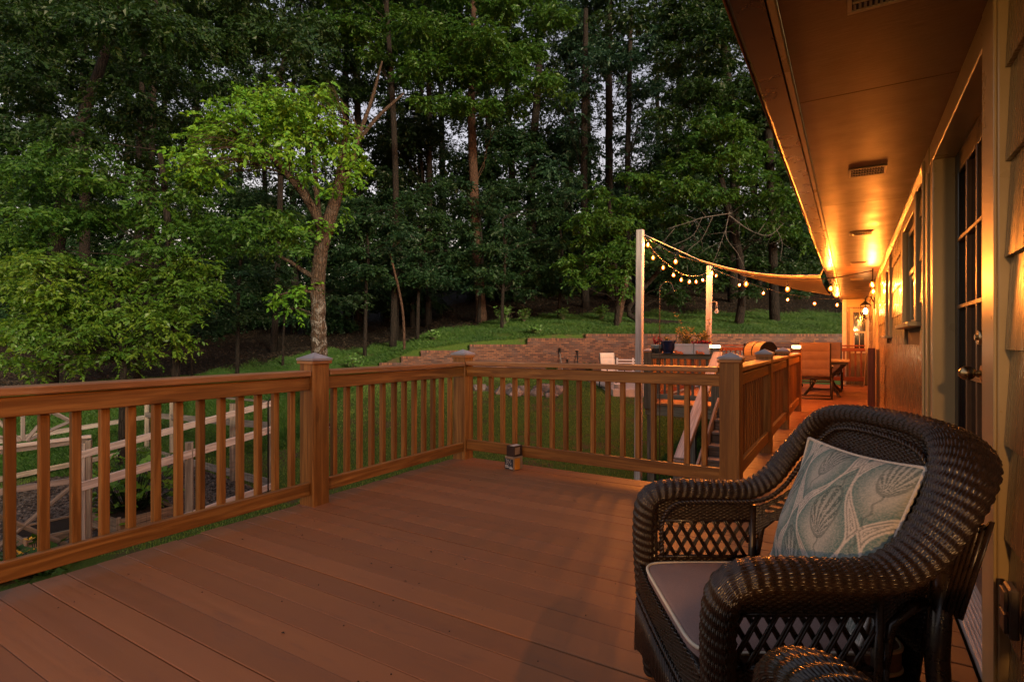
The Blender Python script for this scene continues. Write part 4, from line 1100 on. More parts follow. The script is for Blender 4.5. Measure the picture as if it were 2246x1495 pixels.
# plants in the rock bed, tools against the wall
rr = np.random.default_rng(21)
for k, (px, D, h, sp, mt, lab) in enumerate(((1170, 21.6, .35, .3, 'fern', 'small bright strappy plant among the boulders'), (1215, 21.8, .5, .25, 'leaf_mid', 'leafy plant at the right end of the boulders'), (1295, 22.3, .62, .3, 'leaf_dark', 'dark bushy plant against the brick wall left of the white chair'), (1050, 22.0, .4, .5, 'leaf_red', 'reddish plant at the wall foot near the corner post'))):
    q = Wp((px-CX)/F*D, D); z = gz((px-CX)/F*D, D); o = (q.x, q.y, z); pl = empty('bed_plant', o, lab, 'plant')
    leafy('f', mt, pl, o, [[(q.x, q.y, z), (q.x+rr.uniform(-sp, sp)*.4, q.y+rr.uniform(-sp, sp)*.4, z+h*.7), (q.x+rr.uniform(-sp, sp), q.y+rr.uniform(-sp, sp), z+h*rr.uniform(.6, 1.1))] for _ in range(22)], .12, 9, rr, .006)
def tool(px, D, hgt, lean, label, kind):
    q = Wp((px-CX)/F*D, D); z = gz((px-CX)/F*D, D); o = (q.x, q.y, z); root = empty('garden_tool', o, label, 'garden tool')
    t = Wp((px-CX)/F*D+lean, WALL_D-.04, z+hgt)
    MB(o).tube([q+Vector((0, 0, z)), t], .022, 8).build('handle', 'grey_wood' if kind else 'dark_metal', root)
    d = (t-q-Vector((0, 0, z))).normalized(); h = MB(o)
    if kind: h.prism([(t.y-.02, t.z-.05), (t.y+.01, t.z-.05), (t.y+.0, t.z+.18), (t.y-.02, t.z+.18)], 0, t.x-.045, t.x+.045)
    else: h.tube([t-Vector((.10, 0, .0)), t, t+Vector((.05, 0, 0))], .018, 8)
    h.build('head', 'dark_metal', root)
tool(1236, 22.5, 1.05, -.12, 'shovel with pale handle leaning on the brick wall', True)
tool(1247, 22.5, .75, .0, 'short thin rake leaning on the brick wall between the shovel and the hoe', False)
tool(1268, 22.5, 1.1, .03, 'dark handled hoe leaning on the brick wall', False)

# white patio furniture on the slab
def gpt(px, D): xc = (px-CX)/F*D; q = Wp(xc, D); return Vector((q.x, q.y, gz(xc, D)+.05))
q = gpt(1341, 18.6); sling_chair((q.x, q.y, q.z), A+R(200), 'white sling chair on the patio slab below the brick wall', 'sling_white', 'dark_metal')
qa, qb = gpt(1352, 20.4), gpt(1425, 20.0); qb.z = qa.z; o = tuple(qa); bn = empty('garden_bench', o, 'white slatted bench on the patio by the brick wall', 'bench'); dd = (qb-qa).normalized(); nn = Vector((dd.y, -dd.x, 0))
Zv = Vector((0, 0, 1))
for k in range(4): MB(o).beam(qa+Zv*(.50+.11*k), qb+Zv*(.50+.11*k), .03, .05).build('back_slat', 'white_plastic', bn)
for t in (.02, .5, .98): MB(o).beam(qa.lerp(qb, t)+Zv*.0-nn*.03, qa.lerp(qb, t)+Zv*.9-nn*.03, .06, .05, up=(0, 1, 0)).build('leg', 'white_plastic', bn)
for k in range(4): MB(o).beam(qa+Zv*.42+nn*(.06+.11*k), qb+Zv*.42+nn*(.06+.11*k), .09, .025).build('seat_slat', 'white_plastic', bn)
for t in (.02, .98): MB(o).beam(qa.lerp(qb, t)+nn*.42, qa.lerp(qb, t)+nn*.42+Zv*.6, .06, .05, up=(0, 1, 0)).build('leg', 'white_plastic', bn)
q = gpt(1358, 17.6); b = MB(tuple(q)); b.lathe(q, [(.13, -.09), (.165, .27), (.175, .27), (.175, .29), (.158, .29), (.125, -.07), (.001, -.07)], 22); bk = b.build('bucket', 'white_plastic'); tag(bk, 'white plastic bucket standing on the patio slab', 'bucket')

# ------------------------------------------------------------------ little boxes on the deck
def rbox(name, label, cat, c, sz, rz, mat, z0):
    root = empty(name, (c[0], c[1], z0), label, cat, None, rz); MB().bb(-sz[0]/2, sz[0]/2, -sz[1]/2, sz[1]/2, .001, sz[2], .003).build('body', mat, root); return root
c0 = (-2.70, 4.425)
bx = rbox('screw_box', 'small cardboard box with orange end panel and navy printed label standing on the deck', 'box', c0, (.115, .125, .122), R(-13), 'carton', 0)
MB().bb(.0585, .0600, -.048, .022, .004, .108, .0003).build('orange_panel', 'label_orange', bx)
MB().bb(-.054, .054, -.0645, -.0632, .006, .102, .0003).build('printed_label', 'label_navy', bx)
def text_mesh(txt, size, name, mat, parent, loc, rot):
    cu = bpy.data.curves.new('t', 'FONT'); cu.body = txt; cu.size = size; cu.extrude = .0004; cu.align_x = 'CENTER'
    ob = bpy.data.objects.new('t', cu); COL.objects.link(ob); dg = bpy.context.evaluated_depsgraph_get(); me = bpy.data.meshes.new_from_object(ob.evaluated_get(dg))
    bpy.data.objects.remove(ob); o_ = link_mesh(name, me, mat, parent, loc); o_.rotation_euler = rot; return o_
text_mesh('3½', .062, 'lettering', 'paper_white', bx, (-.002, -.0652, .052), (R(90), 0, 0))
lb_ = MB()
lb_.bb(-.049, -.004, -.0662, -.0648, .034, .042, .0002); lb_.bb(-.049, .0, -.0662, -.0648, .020, .029, .0002); lb_.bb(.006, .049, -.0662, -.0648, .012, .026, .0002); lb_.bb(.010, .04, -.0662, -.0648, .031, .036, .0002)
lb_.build('label_panels', 'paper_white', bx)
b2 = rbox('small_box', 'dark brown box stacked on top of the orange ended cardboard box', 'box', (c0[0]+.004, c0[1]+.006), (.098, .118, .098), R(-9), 'carton_dark', .1225)
MB().bb(-.02, .035, -.05, .05, .0984, .0995, .0003).build('top_flap', 'paper_white', b2)
MB().bb(.0494, .0505, -.05, .02, .02, .085, .0003).build('side_panel', 'carton', b2)

# ------------------------------------------------------------------ garden enclosure
GA, GB, GC, GD_ = [Wp(x, D, gz(x, D)) for x, D in GARD]
gf = empty('garden_fence', tuple(GA), 'weathered grey post and rail garden fence below the left railing', 'fence'); o = tuple(GA)
def fpost(xc, D, h, w=.09, mat='weathered_post'):
    q = Wp(xc, D, gz(xc, D)); MB(o).beam(q-Zv*.1, q+Zv*h, w, w, up=(.5, .8, 0)).build('post', mat, gf)
def frail(a, b, za, zb, mat='grey_wood', h=.095, off=0.):
    a = Wp(*a, za); b = Wp(*b, zb); MB(o).beam(a, b, .035, h).build('rail', mat, gf)
fpost(-4.45, 10.2, 1.70); fpost(-6.2, 8.05, 1.72, .10); fpost(-5.335, 9.11, 1.33, .12); fpost(-9.6, 14.5, 1.5, .11); fpost(-5.68, 11.23, 1.6, .13); fpost(-8.27, 13.4, 1.5)
fpost(-12.25, 11.25, 1.6)
a0, a1 = (-4.40, 10.16), (-6.22, 7.95)
frail(a0, a1, .06, -.44, 'pale_wood', .105); frail(a0, a1, -.42, -.90, 'pale_wood', .13); frail(a0, a1, -1.46, -1.86, 'pale_wood', .11)
frail((-9.6, 14.45), (-4.45, 10.27), -.73, -.38, 'grey_wood', .13); frail((-9.6, 14.45), (-4.45, 10.27), -.1, .06, 'weathered_post', .04); frail((-9.6, 14.45), (-4.45, 10.27), -1.66, -1.46, 'grey_wood', .15)
frail((-9.57, 14.53), (-12.3, 11.25), -.79, -1.15, 'grey_wood', .11); frail((-9.57, 14.53), (-12.3, 11.25), -1.62, -2.0, 'weathered_post', .12)
# wire netting: thin wires strung between the rails
wn = MB(o)
for (p, q_) in (((-4.45, 10.22), (-6.2, 8.05)), ((-9.6, 14.5), (-4.45, 10.3))):
    A0, B0 = Wp(*p, 0), Wp(*q_, 0); n_ = int((B0-A0).length/.075)
    for k in range(n_+1):
        e = A0.lerp(B0, k/n_); xc, D = camxy(e.x, e.y); g_ = gz(xc, D); wn.tube([e+Zv*(g_+.02), e+Zv*(g_+1.12)], .0016, 3, False)
    for k in range(15):
        wn.tube([A0.lerp(B0, j/6)+Zv*(gz(*camxy(*A0.lerp(B0, j/6).xy))+.04+.075*k) for j in range(7)], .0016, 3, False)
wn.build('wire_netting', 'dark_metal', gf)
q = Wp(-4.38, 9.9, 0); MB(tuple(q)).tube([q+Zv*-1.75, q+Zv*.12], .014, 8); pr = MB((q.x, q.y, -1.7)); pr.tube([q+Zv*-1.75, q+Zv*.10, q+Vector((.05, 0, .16)), q+Vector((.12, 0, .14))], .013, 8); tag(pr.build('plant_stake', 'dark_metal'), 'thin black metal plant stake at the right corner of the garden fence', 'stake')
# gate with X brace and sunburst header, left of the fence
gdir = Vector((-1.75, -2.15)).normalized()
def gp_(s, z): return Wp(-6.24+gdir.x*s, 8.0+gdir.y*s, z)
o = tuple(gp_(0, -1.95)); gt = empty('garden_gate', o, 'weathered garden gate with X braces at the left edge of the fence', 'gate')
fr = [((.05, -.80), (1.25, -.80)), ((.05, -1.80), (1.25, -1.80)), ((.07, -1.84), (.07, -.76)), ((1.22, -1.84), (1.22, -.76))]
for (s0, z0), (s1, z1) in fr: MB(o).beam(gp_(s0, z0), gp_(s1, z1), .035, .085, up=(.5, .8, 0) if s0 == s1 else (0, 0, 1)).build('frame_board', 'grey_wood', gt)
for (s0, z0), (s1, z1) in (((.10, -.85), (1.2, -1.75)), ((1.2, -.85), (.10, -1.75))):
    MB(o).beam(gp_(s0, z0)+Vector((0, .02 if s0 < 1 else -.02, 0)), gp_(s1, z1)+Vector((0, .02 if s0 < 1 else -.02, 0)), .025, .06, up=(.3, .8, .3)).build('brace', 'weathered_post', gt)
o = tuple(gp_(0, -.25)); ar = empty('garden_arch', o, 'weathered wooden arch header with sunburst spokes over the garden gate', 'arch')
MB(o).beam(gp_(-.05, -.24), gp_(1.5, -.27), .05, .085).build('beam', 'grey_wood', ar); MB(o).beam(gp_(-.03, -.19)+Vector((.05, .06, 0)), gp_(1.5, -.22)+Vector((.05, .06, 0)), .04, .05).build('beam', 'pale_wood', ar)
for s in (0.0, 1.45): MB(o).beam(gp_(s, -1.9), gp_(s, -.28), .09, .09, up=(.5, .8, 0)).build('post', 'grey_wood', ar)
cen = [gp_(.62, -.19), gp_(.68, -.19)]; rim = []
for k in range(7): a = math.pi*k/6; rim.append(gp_(.65-.60*math.cos(a), -.17+.44*math.sin(a)))
for k in range(1, 6): MB(o).beam(gp_(.65-.05*math.cos(math.pi*k/6), -.16), rim[k], .03, .045, up=(.5, .8, .1)).build('spoke', 'grey_wood', ar)
for a, b in zip(rim, rim[1:]): MB(o).beam(a, b, .032, .05, up=(.5, .8, .1)).build('rim_piece', 'grey_wood', ar)
# raised beds
def raised_bed(a, b, depth, h, label):
    za = gz(*a)+.02; A0, B0 = Wp(*a, za), Wp(*b, za); d = (B0-A0).normalized(); nn = Vector((-d.y, d.x, 0)); o = tuple(A0); root = empty('raised_bed', o, label, 'raised bed')
    C0, D0 = B0+nn*depth, A0+nn*depth
    for p, q in ((A0, B0), (B0, C0), (C0, D0), (D0, A0)):
        for k in range(2): MB(o).beam(p+Zv*(h*(k+.5)/2), q+Zv*(h*(k+.5)/2), .04, h/2-.006).build('board', 'bed_board', root)
    m = MB(o); m.poly([p+Zv*(h*.85) for p in (A0, B0, C0, D0)]); m.build('soil', 'soil', root)
    for p in (A0, B0): MB(o).beam(p, p+Zv*(h+.03), .06, .06, up=(.5, .8, 0)).build('corner_stake', 'bed_board', root)
    return A0, B0, C0, D0
bedA = raised_bed((-6.3, 8.83), (-5.85, 9.6), 1.1, .27, 'raised wooden bed with leafy squash plants inside the fence')
bedB = raised_bed((-7.6, 8.6), (-7.0, 9.5), .9, .22, 'low raised bed at the left behind the garden gate')
def big_leaves(name, label, cen, spread, n, size, zr, seed, mat='leaf_squash'):
    rr = np.random.default_rng(seed); o = tuple(cen); root = empty(name, o, label, 'plant'); V = []; Fs = []; st = MB(o)
    for k in range(n):
        a = rr.uniform(0, 6.28); r = spread*math.sqrt(rr.random()); p = Vector((r*math.cos(a), r*math.sin(a), rr.uniform(*zr))); s = size*rr.uniform(.6, 1.25)
        nrm = Vector((rr.normal(0, .45)+.3*math.cos(a), rr.normal(0, .45)+.3*math.sin(a), 1)).normalized(); t = nrm.orthogonal().normalized(); t.rotate(Matrix.Rotation(rr.uniform(0, 6.28), 3, nrm)); bt = nrm.cross(t); b = len(V)
        V.append(p-nrm*s*.12)
        for j in range(10):
            q = 2*math.pi*j/10; rad = s*(.5+.12*math.cos(5*q))*(1 if j else .4); V.append(p+t*math.cos(q)*rad+bt*math.sin(q)*rad+nrm*.05*s*math.sin(3*q))
        for j in range(10): Fs.append((b, b+1+j, b+1+(j+1) % 10))
        st.tube([Vector(cen)+Vector((p.x*.2, p.y*.2, 0)), Vector(cen)+Vector((p.x*.7, p.y*.7, p.z*.7)), Vector(cen)+p], .006, 4)
    st.build('stems', 'leaf_dark', root); link_mesh('foliage', np_mesh('foliage', [tuple(v) for v in V], Fs, True), mat, root)
cb_ = (bedA[0]+bedA[1]+bedA[2]+bedA[3])/4
big_leaves('squash_plant', 'bright green broad leaved squash plant climbing behind the fence rails', cb_+Zv*.2, .72, 170, .17, (.0, .95), 31)
big_leaves('squash_plant', 'darker low squash plant with yellow flowers at the garden gate foot', Wp(-6.55, 7.6, gz(-6.55, 7.6)), .5, 90, .15, (.02, .42), 32, 'leaf_mid')
for k in range(9):
    q = Wp(-6.75+random.uniform(-.3, .3), 7.45+random.uniform(-.25, .25), gz(-6.6, 7.5)+random.uniform(.25, .5)); b = MB(tuple(q))
    for j in range(5): a = j*1.256; b.poly([q, q+Vector((.05*math.cos(a-.4), .05*math.sin(a-.4), .02)), q+Vector((.075*math.cos(a), .075*math.sin(a), .03)), q+Vector((.05*math.cos(a+.4), .05*math.sin(a+.4), .02))])
    tag(b.build('squash_flower', 'flower_yellow'), 'yellow squash blossom at the foot of the garden gate', 'flower', 'yellow squash blossoms')
q = Wp(-5.3, 11.6, gz(-5.3, 11.6)); 

# dry leaves and grit scattered on the boards
lf = []; n_ = 26
for k in range(n_):
    x, y = random.uniform(-3.3, -.9), random.uniform(1.0, 4.4); s = random.uniform(.005, .012); a = random.uniform(0, 6.28)
    lf.append([(x+s*math.cos(a), y+s*math.sin(a), .0035), (x-s*.5*math.sin(a), y+s*.5*math.cos(a), .007), (x-s*math.cos(a), y-s*math.sin(a), .0035), (x+s*.5*math.sin(a), y-s*.5*math.cos(a), .005)])
lm = np_mesh('leaf_debris', [p for q in lf for p in q], np.arange(4*n_).reshape(-1, 4)); tag(link_mesh('leaf_debris', lm, 'mulch_dark'), kind='stuff')
# ------------------------------------------------------------------ wicker armchair (local x = back of the chair, y = away from the camera side)
CX0, CD0 = .75, 1.62
def weave_tube(path, ra, rb, out=None, P=.025, wv=.0051, spw=7, spv=5, twist=.27, a1=.0021, a2=.0018):
    """rolled wicker: weavers run along the path, dipping over ribs spaced P"""
    path = np.asarray(path, float); seg = np.linalg.norm(np.diff(path, axis=0), axis=1); s = np.concatenate([[0], np.cumsum(seg)]); L = s[-1]
    n = int(L/P*spw); u = np.linspace(0, L, n+1)
    C = np.stack([np.interp(u, s, path[:, k]) for k in range(3)], -1)
    ker = np.ones(9)/9
    Ra = np.interp(u, s, ra); Rb = np.interp(u, s, rb)
    T = np.gradient(C, axis=0); T /= np.linalg.norm(T, axis=1)[:, None]
    O = np.stack([np.interp(u, s, out[:, k]) for k in range(3)], -1); N1 = O-T*(O*T).sum(1)[:, None]; N1 /= np.linalg.norm(N1, axis=1)[:, None]
    N2 = np.cross(T, N1)
    circ = 2*math.pi*math.sqrt((Ra.mean()**2+Rb.mean()**2)/2); W_ = int(round(circ/wv)); m = W_*spv
    v = np.arange(m)/spv; j = np.floor(v); t = v-j
    prof = np.sqrt(np.clip(1-(2*t-1)**2, 0, 1))*a1
    ph = 2*np.pi*u[:, None]/P+twist*v[None, :]+.5*np.sin(u[:, None]*3)
    bulge = a2*np.cos(ph)+.0007*np.cos(ph+np.pi*j[None, :])
    off = prof[None, :]+bulge
    ang = 2*np.pi*v/W_
    R_ = N1[:, None, :]*((Ra[:, None]+off)*np.cos(ang)[None, :])[..., None]+N2[:, None, :]*((Rb[:, None]+off)*np.sin(ang)[None, :])[..., None]
    V = (C[:, None, :]+R_).reshape(-1, 3)
    I = np.arange(n)[:, None]*m; k = np.arange(m)[None, :]; k2 = (k+1) % m
    Fq = np.stack([I+k, I+k2, I+m+k2, I+m+k], -1).reshape(-1, 4)
    return V, Fq
def weave_patch(fn, Lu, Lv, wv=.0056, P=.024, spv=4, spw=5, a1=.0018, a2=.0026, thick=.007, mask=None):
    """flat weave over fn(a,b) a,b in 0..1; weavers run along a; two faces"""
    nu = max(4, int(Lu/P*spw)); Wn = max(2, int(Lv/wv)); nv = Wn*spv
    a = np.linspace(0, 1, nu+1); b = np.linspace(0, 1, nv+1); Aa, Bb = np.meshgrid(a, b, indexing='ij')
    S = fn(Aa, Bb); du = np.gradient(S, axis=0); dv = np.gradient(S, axis=1); nn = np.cross(du, dv); nn /= np.maximum(np.linalg.norm(nn, axis=2), 1e-9)[..., None]
    jv = Bb*Wn; j = np.floor(np.minimum(jv, Wn-1e-6)); t = jv-j
    prof = np.sqrt(np.clip(1-(2*t-1)**2, 0, 1))*a1
    wob = a2*np.cos(2*np.pi*Aa*Lu/P/1.0+np.pi*j)
    out = []; Fs = []; n0 = 0
    for sgn in (1, -1):
        V = S+nn*(sgn*(thick*.35+prof)+wob)[..., None]; out.append(V.reshape(-1, 3))
        I = np.arange(nu)[:, None]*(nv+1); k = np.arange(nv)[None, :]
        q = np.stack([I+k, I+k+1, I+nv+2+k, I+nv+1+k], -1).reshape(-1, 4)
        if mask is not None:
            am = (Aa[:-1, :-1]+Aa[1:, 1:])/2; bm_ = (Bb[:-1, :-1]+Bb[1:, 1:])/2; q = q[mask(am, bm_).ravel()]
        Fs.append(q+n0); n0 += V.shape[0]*V.shape[1]
    return np.concatenate(out), np.concatenate(Fs)
def braid(mb, pts, r=.006, n=2, turns=60):
    P = smooth_path(pts, 10); s = np.concatenate([[0], np.cumsum(np.linalg.norm(np.diff(P, axis=0), axis=1))]); m = max(40, int(s[-1]/.006))
    u = np.linspace(0, s[-1], m); C = np.stack([np.interp(u, s, P[:, k]) for k in range(3)], -1); T = np.gradient(C, axis=0); T /= np.linalg.norm(T, axis=1)[:, None]
    for k in range(n):
        a = u/.028*2*math.pi+k*2*math.pi/n; e1 = np.cross(T, [.3, .5, .8]); e1 /= np.linalg.norm(e1, axis=1)[:, None]; e2 = np.cross(T, e1)
        Q = C+(e1*np.cos(a)[:, None]+e2*np.sin(a)[:, None])*r*.75; mb.tube([tuple(q) for q in Q], r*.72, 5)
def L_(x, D, z): return (x-CX0, D-CD0, z)
def make_wicker(label):
    root = empty('wicker_armchair', tuple(Wp(CX0, CD0, 0)), label, 'armchair', None, A)
    half = [(.500, 1.965, .02), (.487, 1.967, .20), (.475, 1.972, .42), (.474, 1.976, .565), (.492, 1.98, .635), (.550, 1.982, .665), (.66, 1.982, .668), (.77, 1.982, .664), (.855, 1.982, .672), (.930, 1.980, .718), (.998, 1.975, .805), (1.060, 1.945, .892), (1.100, 1.885, .938), (1.126, 1.780, .955), (1.136, 1.62, .960)]
    ra_h = [.028, .033, .041, .047, .054, .059, .061, .062, .062, .062, .063, .066, .068, .068, .066]
    rb_h = [.026, .031, .036, .036, .034, .032, .031, .031, .031, .032, .033, .034, .034, .033, .032]
    od = [(0, 1, .0)]*8+[(.08, 1, -.05), (.15, 1, -.1), (.3, .95, -.15), (.6, .75, -.2), (.85, .45, -.25), (.97, .2, -.25), (1, 0, -.25)]
    full = half+[(x, 2*CD0-D, z) for x, D, z in half[-2::-1]]; ra = ra_h+ra_h[-2::-1]; rb = rb_h+rb_h[-2::-1]
    # resample with catmull-rom, carrying the radii
    P = smooth_path([L_(*p) for p in full], 8); rr_ = smooth_path([(a, b, 0) for a, b in zip(ra, rb)], 8)
    of = od+[(x, -y, z) for x, y, z in od[-2::-1]]
    V, Fq = weave_tube(P, rr_[:, 0], rr_[:, 1], smooth_path(of, 8))
    link_mesh('rolled_frame', np_mesh('rolled_frame', V, Fq, True), 'wicker', root)
    # braided trim along the inside of the roll
    b = MB()
    for sg in (1, -1):
        D = lambda d: CD0+sg*(d-CD0)
        braid(b, [L_(.52, D(1.915), .46), L_(.522, D(1.912), .575), L_(.565, D(1.91), .632), L_(.66, D(1.91), .642), L_(.85, D(1.91), .646), L_(.935, D(1.91), .69), L_(.995, D(1.90), .775), L_(1.038, D(1.872), .858), L_(1.056, D(1.82), .906), L_(1.062, D(1.74), .926), L_(1.066, D(1.62), .932)], .0065)
    b.build('braided_trim', 'wicker', root)
    def addp(name, fn, Lu, Lv, **kw):
        V, Fq = weave_patch(fn, Lu, Lv, **kw); return link_mesh(name, np_mesh(name, V, Fq, True), 'wicker', root)
    def lerp(a, b_, t): return a*(1-t)+b_*t
    for sg, nm in ((1, 'far'), (-1, 'near')):
        d = CD0+sg*.335
        def S1(a, b_, d=d): return np.stack([lerp(.515, .850, a)-CX0, np.full_like(a, d-CD0), lerp(.562, .655, b_)+.0*a], -1)
        addp('upper_side_weave', S1, .335, .095)
        def S2(a, b_, d=d): return np.stack([lerp(.495, .850, a)-CX0, np.full_like(a, d-CD0), lerp(.15, .438, b_)+.05*(1-b_)*np.sin(np.pi*a)], -1)
        addp('lower_side_weave', S2, .355, .25)
        lt = MB()
        for k in range(-3, 10):
            for dr in (1, -1):
                x0 = .50+.041*k; x1 = x0+dr*.075
                q = []
                for i in range(6):
                    t = i/5; x = lerp(x0, x1, t); z = lerp(.435, .566, t)
                    if .497 <= x <= .852: q.append(L_(x, d+sg*.004*dr+sg*.003*math.sin(t*math.pi), z))
                if len(q) > 2:
                    for o2 in (-.0038, .0038): lt.tube([(p[0]+o2, p[1], p[2]) for p in q], .0036, 5)
        lt.build('side_lattice', 'wicker', root)
        st = MB()
        # rear upright with spiral wrapping, arch up to the back
        st.tube([L_(.845, d, .06), L_(.850, d, .40), L_(.853, d, .62)], .013, 8)
        st.tube([L_(.872, d, .50), L_(.862, d, .30), L_(.862, d, .06)], .010, 8)
        st.tube([L_(*p) for p in ((.868, d, .44), (.885, d, .54), (.93, d, .575), (.99, CD0+sg*.30, .575))], .011, 8)
        st.tube([L_(.505, d, .05), L_(.505, d, .61)], .012, 8)
        st.tube([L_(.50, d, .437), L_(.852, d, .437)], .007, 6); st.tube([L_(.50, d, .564), L_(.852, d, .564)], .007, 6)
        st.build('side_upright', 'wicker', root)
        def S3(a, b_, sg=sg, d=d): 
            x = lerp(.856, 1.005, a); dd_ = lerp(d, CD0+sg*.285, a); z0 = .50+.085*np.sin(np.pi*.5*np.clip(a*1.5, 0, 1)); z1 = .615+.11*a**1.5
            return np.stack([x-CX0, dd_-CD0, lerp(z0, z1, b_)], -1)
        addp('arm_gusset', S3, .16, .11, mask=lambda a, b_: ~((b_ > .42) & (b_ < .8) & (a > .25) & (a < .92) & (np.sin(a*40+b_*24) > -.2)))
        lg = MB(); lg.tube([L_(*p) for p in ((1.04, CD0+sg*.30, .72), (1.01, CD0+sg*.31, .45), (1.02, CD0+sg*.32, .2), (1.06, CD0+sg*.33, .0))], [.02, .026, .024, .022], 10)
        lg.build('leg', 'wicker', root)
    # back: dense band, ribs, seat rails, apron
    def back(z): return .995+.072*(z-.45)/.45
    def SB(a, b_):
        z = lerp(.745, .945, b_)-.012*(2*a-1)**4*2; dd_ = lerp(1.90, 1.34, a); return np.stack([back(z)+.012*np.cos(np.pi*(a-.5))-CX0, dd_-CD0, z], -1)
    addp('back_band', SB, .56, .2)
    def SB2(a, b_):
        z = lerp(.36, .565, b_); dd_ = lerp(1.90, 1.34, a); return np.stack([back(z)+.012*np.cos(np.pi*(a-.5))-CX0, dd_-CD0, z], -1)
    addp('back_lower_weave', SB2, .56, .2)
    rb_ = MB()
    for k in range(25):
        a = k/24; dd_ = lerp(1.90, 1.34, a); bx_ = .012*math.cos(math.pi*(a-.5))
        for o2 in (-.004, .004): rb_.tube([L_(back(.36)+bx_, dd_+o2, .36), L_(back(.93)+bx_, dd_+o2, .93)], .004, 5)
    braid(rb_, [L_(back(.735)-.004, 1.90, .733), L_(back(.735)+.008, 1.62, .733), L_(back(.735)-.004, 1.34, .733)], .006)
    rb_.build('back_ribs', 'wicker', root)
    for sg in (1, -1):   # solid shoulder fill between band and roll
        sgx = MB()
        for k in range(9):
            t = k/8; z0 = .60+.02*k; sgx.tube([L_(back(.58)-.0, CD0+sg*(.275+.012*k), .57), L_(back(.75)+.004*k, CD0+sg*(.282+.013*k), .70+.012*k), L_(1.04+.003*k, CD0+sg*(.285+.010*k), .86-.012*k)], .0055, 5)
        sgx.build('shoulder_ribs', 'wicker', root)
    def SA(a, b_):
        dd_ = lerp(1.955, 1.285, a); zb = .13+.10*np.sin(np.pi*a)**.8; return np.stack([np.full_like(a, .452)-.014*np.sin(np.pi*a)-CX0, dd_-CD0, lerp(zb, .418, b_)], -1)
    addp('front_apron', SA, .67, .26)
    ap = MB()
    for k in range(42):
        a = (k+.5)/42; dd_ = lerp(1.94, 1.30, a); zb = .13+.10*math.sin(math.pi*a)**.8; ap.tube([L_(.437-.014*math.sin(math.pi*a), dd_, .30+.02*math.sin(a*math.pi)), L_(.437-.014*math.sin(math.pi*a), dd_-.05*(a-.5), zb-.03)], .0042, 4)
    braid(ap, [L_(.445, 1.955, .31), L_(.43, 1.62, .33), L_(.445, 1.285, .31)], .006)
    ap.build('apron_ribs', 'wicker', root)
    sr = MB(); sr.bb(.46-CX0, 1.0-CX0, 1.33-CD0, 1.91-CD0, .345, .375, .01); sr.tube([L_(.455, 1.93, .405), L_(.455, 1.31, .405)], .012, 8)
    sr.build('seat_base', 'wicker', root)
    return root
chair = make_wicker('dark brown wicker armchair holding the patterned pillow, beside the french door')
ch2 = copy_tree(chair); ch2['label'] = 'second dark wicker armchair, only the top of one arm showing at the bottom edge'
# turn the copy to look along the house: its right arm front reaches into the photo
ch2.rotation_euler = (0, 0, A+R(-90+8))
def loc_of(x, D): # world position of a local chair point for the copy
    v = Vector((x-CX0, D-CD0, 0)); v.rotate(Matrix.Rotation(ch2.rotation_euler[2], 3, 'Z')); return v
tgt = Wp(.462, .955, 0); ch2.scale = (1.16, 1, 1); ch2.location = tgt-loc_of(.75+(.475-.75)*1.16, 1.97)

# seat cushion
def cushion(label, loc, rz, x0, x1, y0, y1, z0, z1):
    root = empty('seat_cushion', loc, label, 'cushion', None, rz)
    n = 34; V = []; 
    for side in (0, 1):
        for i in range(n+1):
            for j in range(n+1):
                a, b = i/n, j/n; ex = min(a, 1-a, b, 1-b); r_ = .04
                crown = .024*(math.sin(math.pi*a)*math.sin(math.pi*b))**.5+.0025*math.sin(a*11+b*5)*math.sin(b*9-a*3)*min(1, ex*8)
                # rounded corners in plan
                px_, py_ = x0+(x1-x0)*a, y0+(y1-y0)*b
                cxm, cym = (x0+x1)/2, (y0+y1)/2; rx, ry = (x1-x0)/2, (y1-y0)/2
                ux, uy = (px_-cxm)/rx, (py_-cym)/ry; m_ = max(abs(ux), abs(uy)); l_ = (abs(ux)**9+abs(uy)**9)**(1/9)
                k = m_/l_ if l_ > 1e-6 else 1
                z = (z1+crown if side else z0-crown*.2)
                V.append((cxm+ux*k*rx, cym+uy*k*ry, z))
    Fs = []; S_ = (n+1)*(n+1)
    for i in range(n):
        for j in range(n):
            q = i*(n+1)+j; Fs.append((q, q+n+1, q+n+2, q+1)[::-1]); Fs.append((S_+q, S_+q+n+1, S_+q+n+2, S_+q+1))
    bd_ = [(i, 0) for i in range(n)]+[(n, j) for j in range(n)]+[(i, n) for i in range(n, 0, -1)]+[(0, j) for j in range(n, 0, -1)]
    for (a, b), (c, d) in zip(bd_, bd_[1:]+bd_[:1]):
        p, q = a*(n+1)+b, c*(n+1)+d; Fs.append((p, q, S_+q, S_+p))
    link_mesh('cover', np_mesh('cover', V, Fs, True), 'cushion_cloth', root)
    pp_ = MB()
    for s0 in (0, S_): pp_.tube([V[s0+a*(n+1)+b] for a, b in bd_+bd_[:1]], .0052, 6, False)
    pp_.build('piping', 'piping_cream', root); return root
cushion('taupe seat cushion with cream piping on the wicker armchair', tuple(Wp(CX0, CD0, 0)), A, .448-CX0, .985-CX0, 1.345-CD0, 1.895-CD0, .383, .438)
c2 = cushion('taupe seat cushion on the second wicker armchair at the bottom edge', tuple(ch2.location), ch2.rotation_euler[2], .45-CX0, .985-CX0, 1.345-CD0, 1.895-CD0, .383, .438)

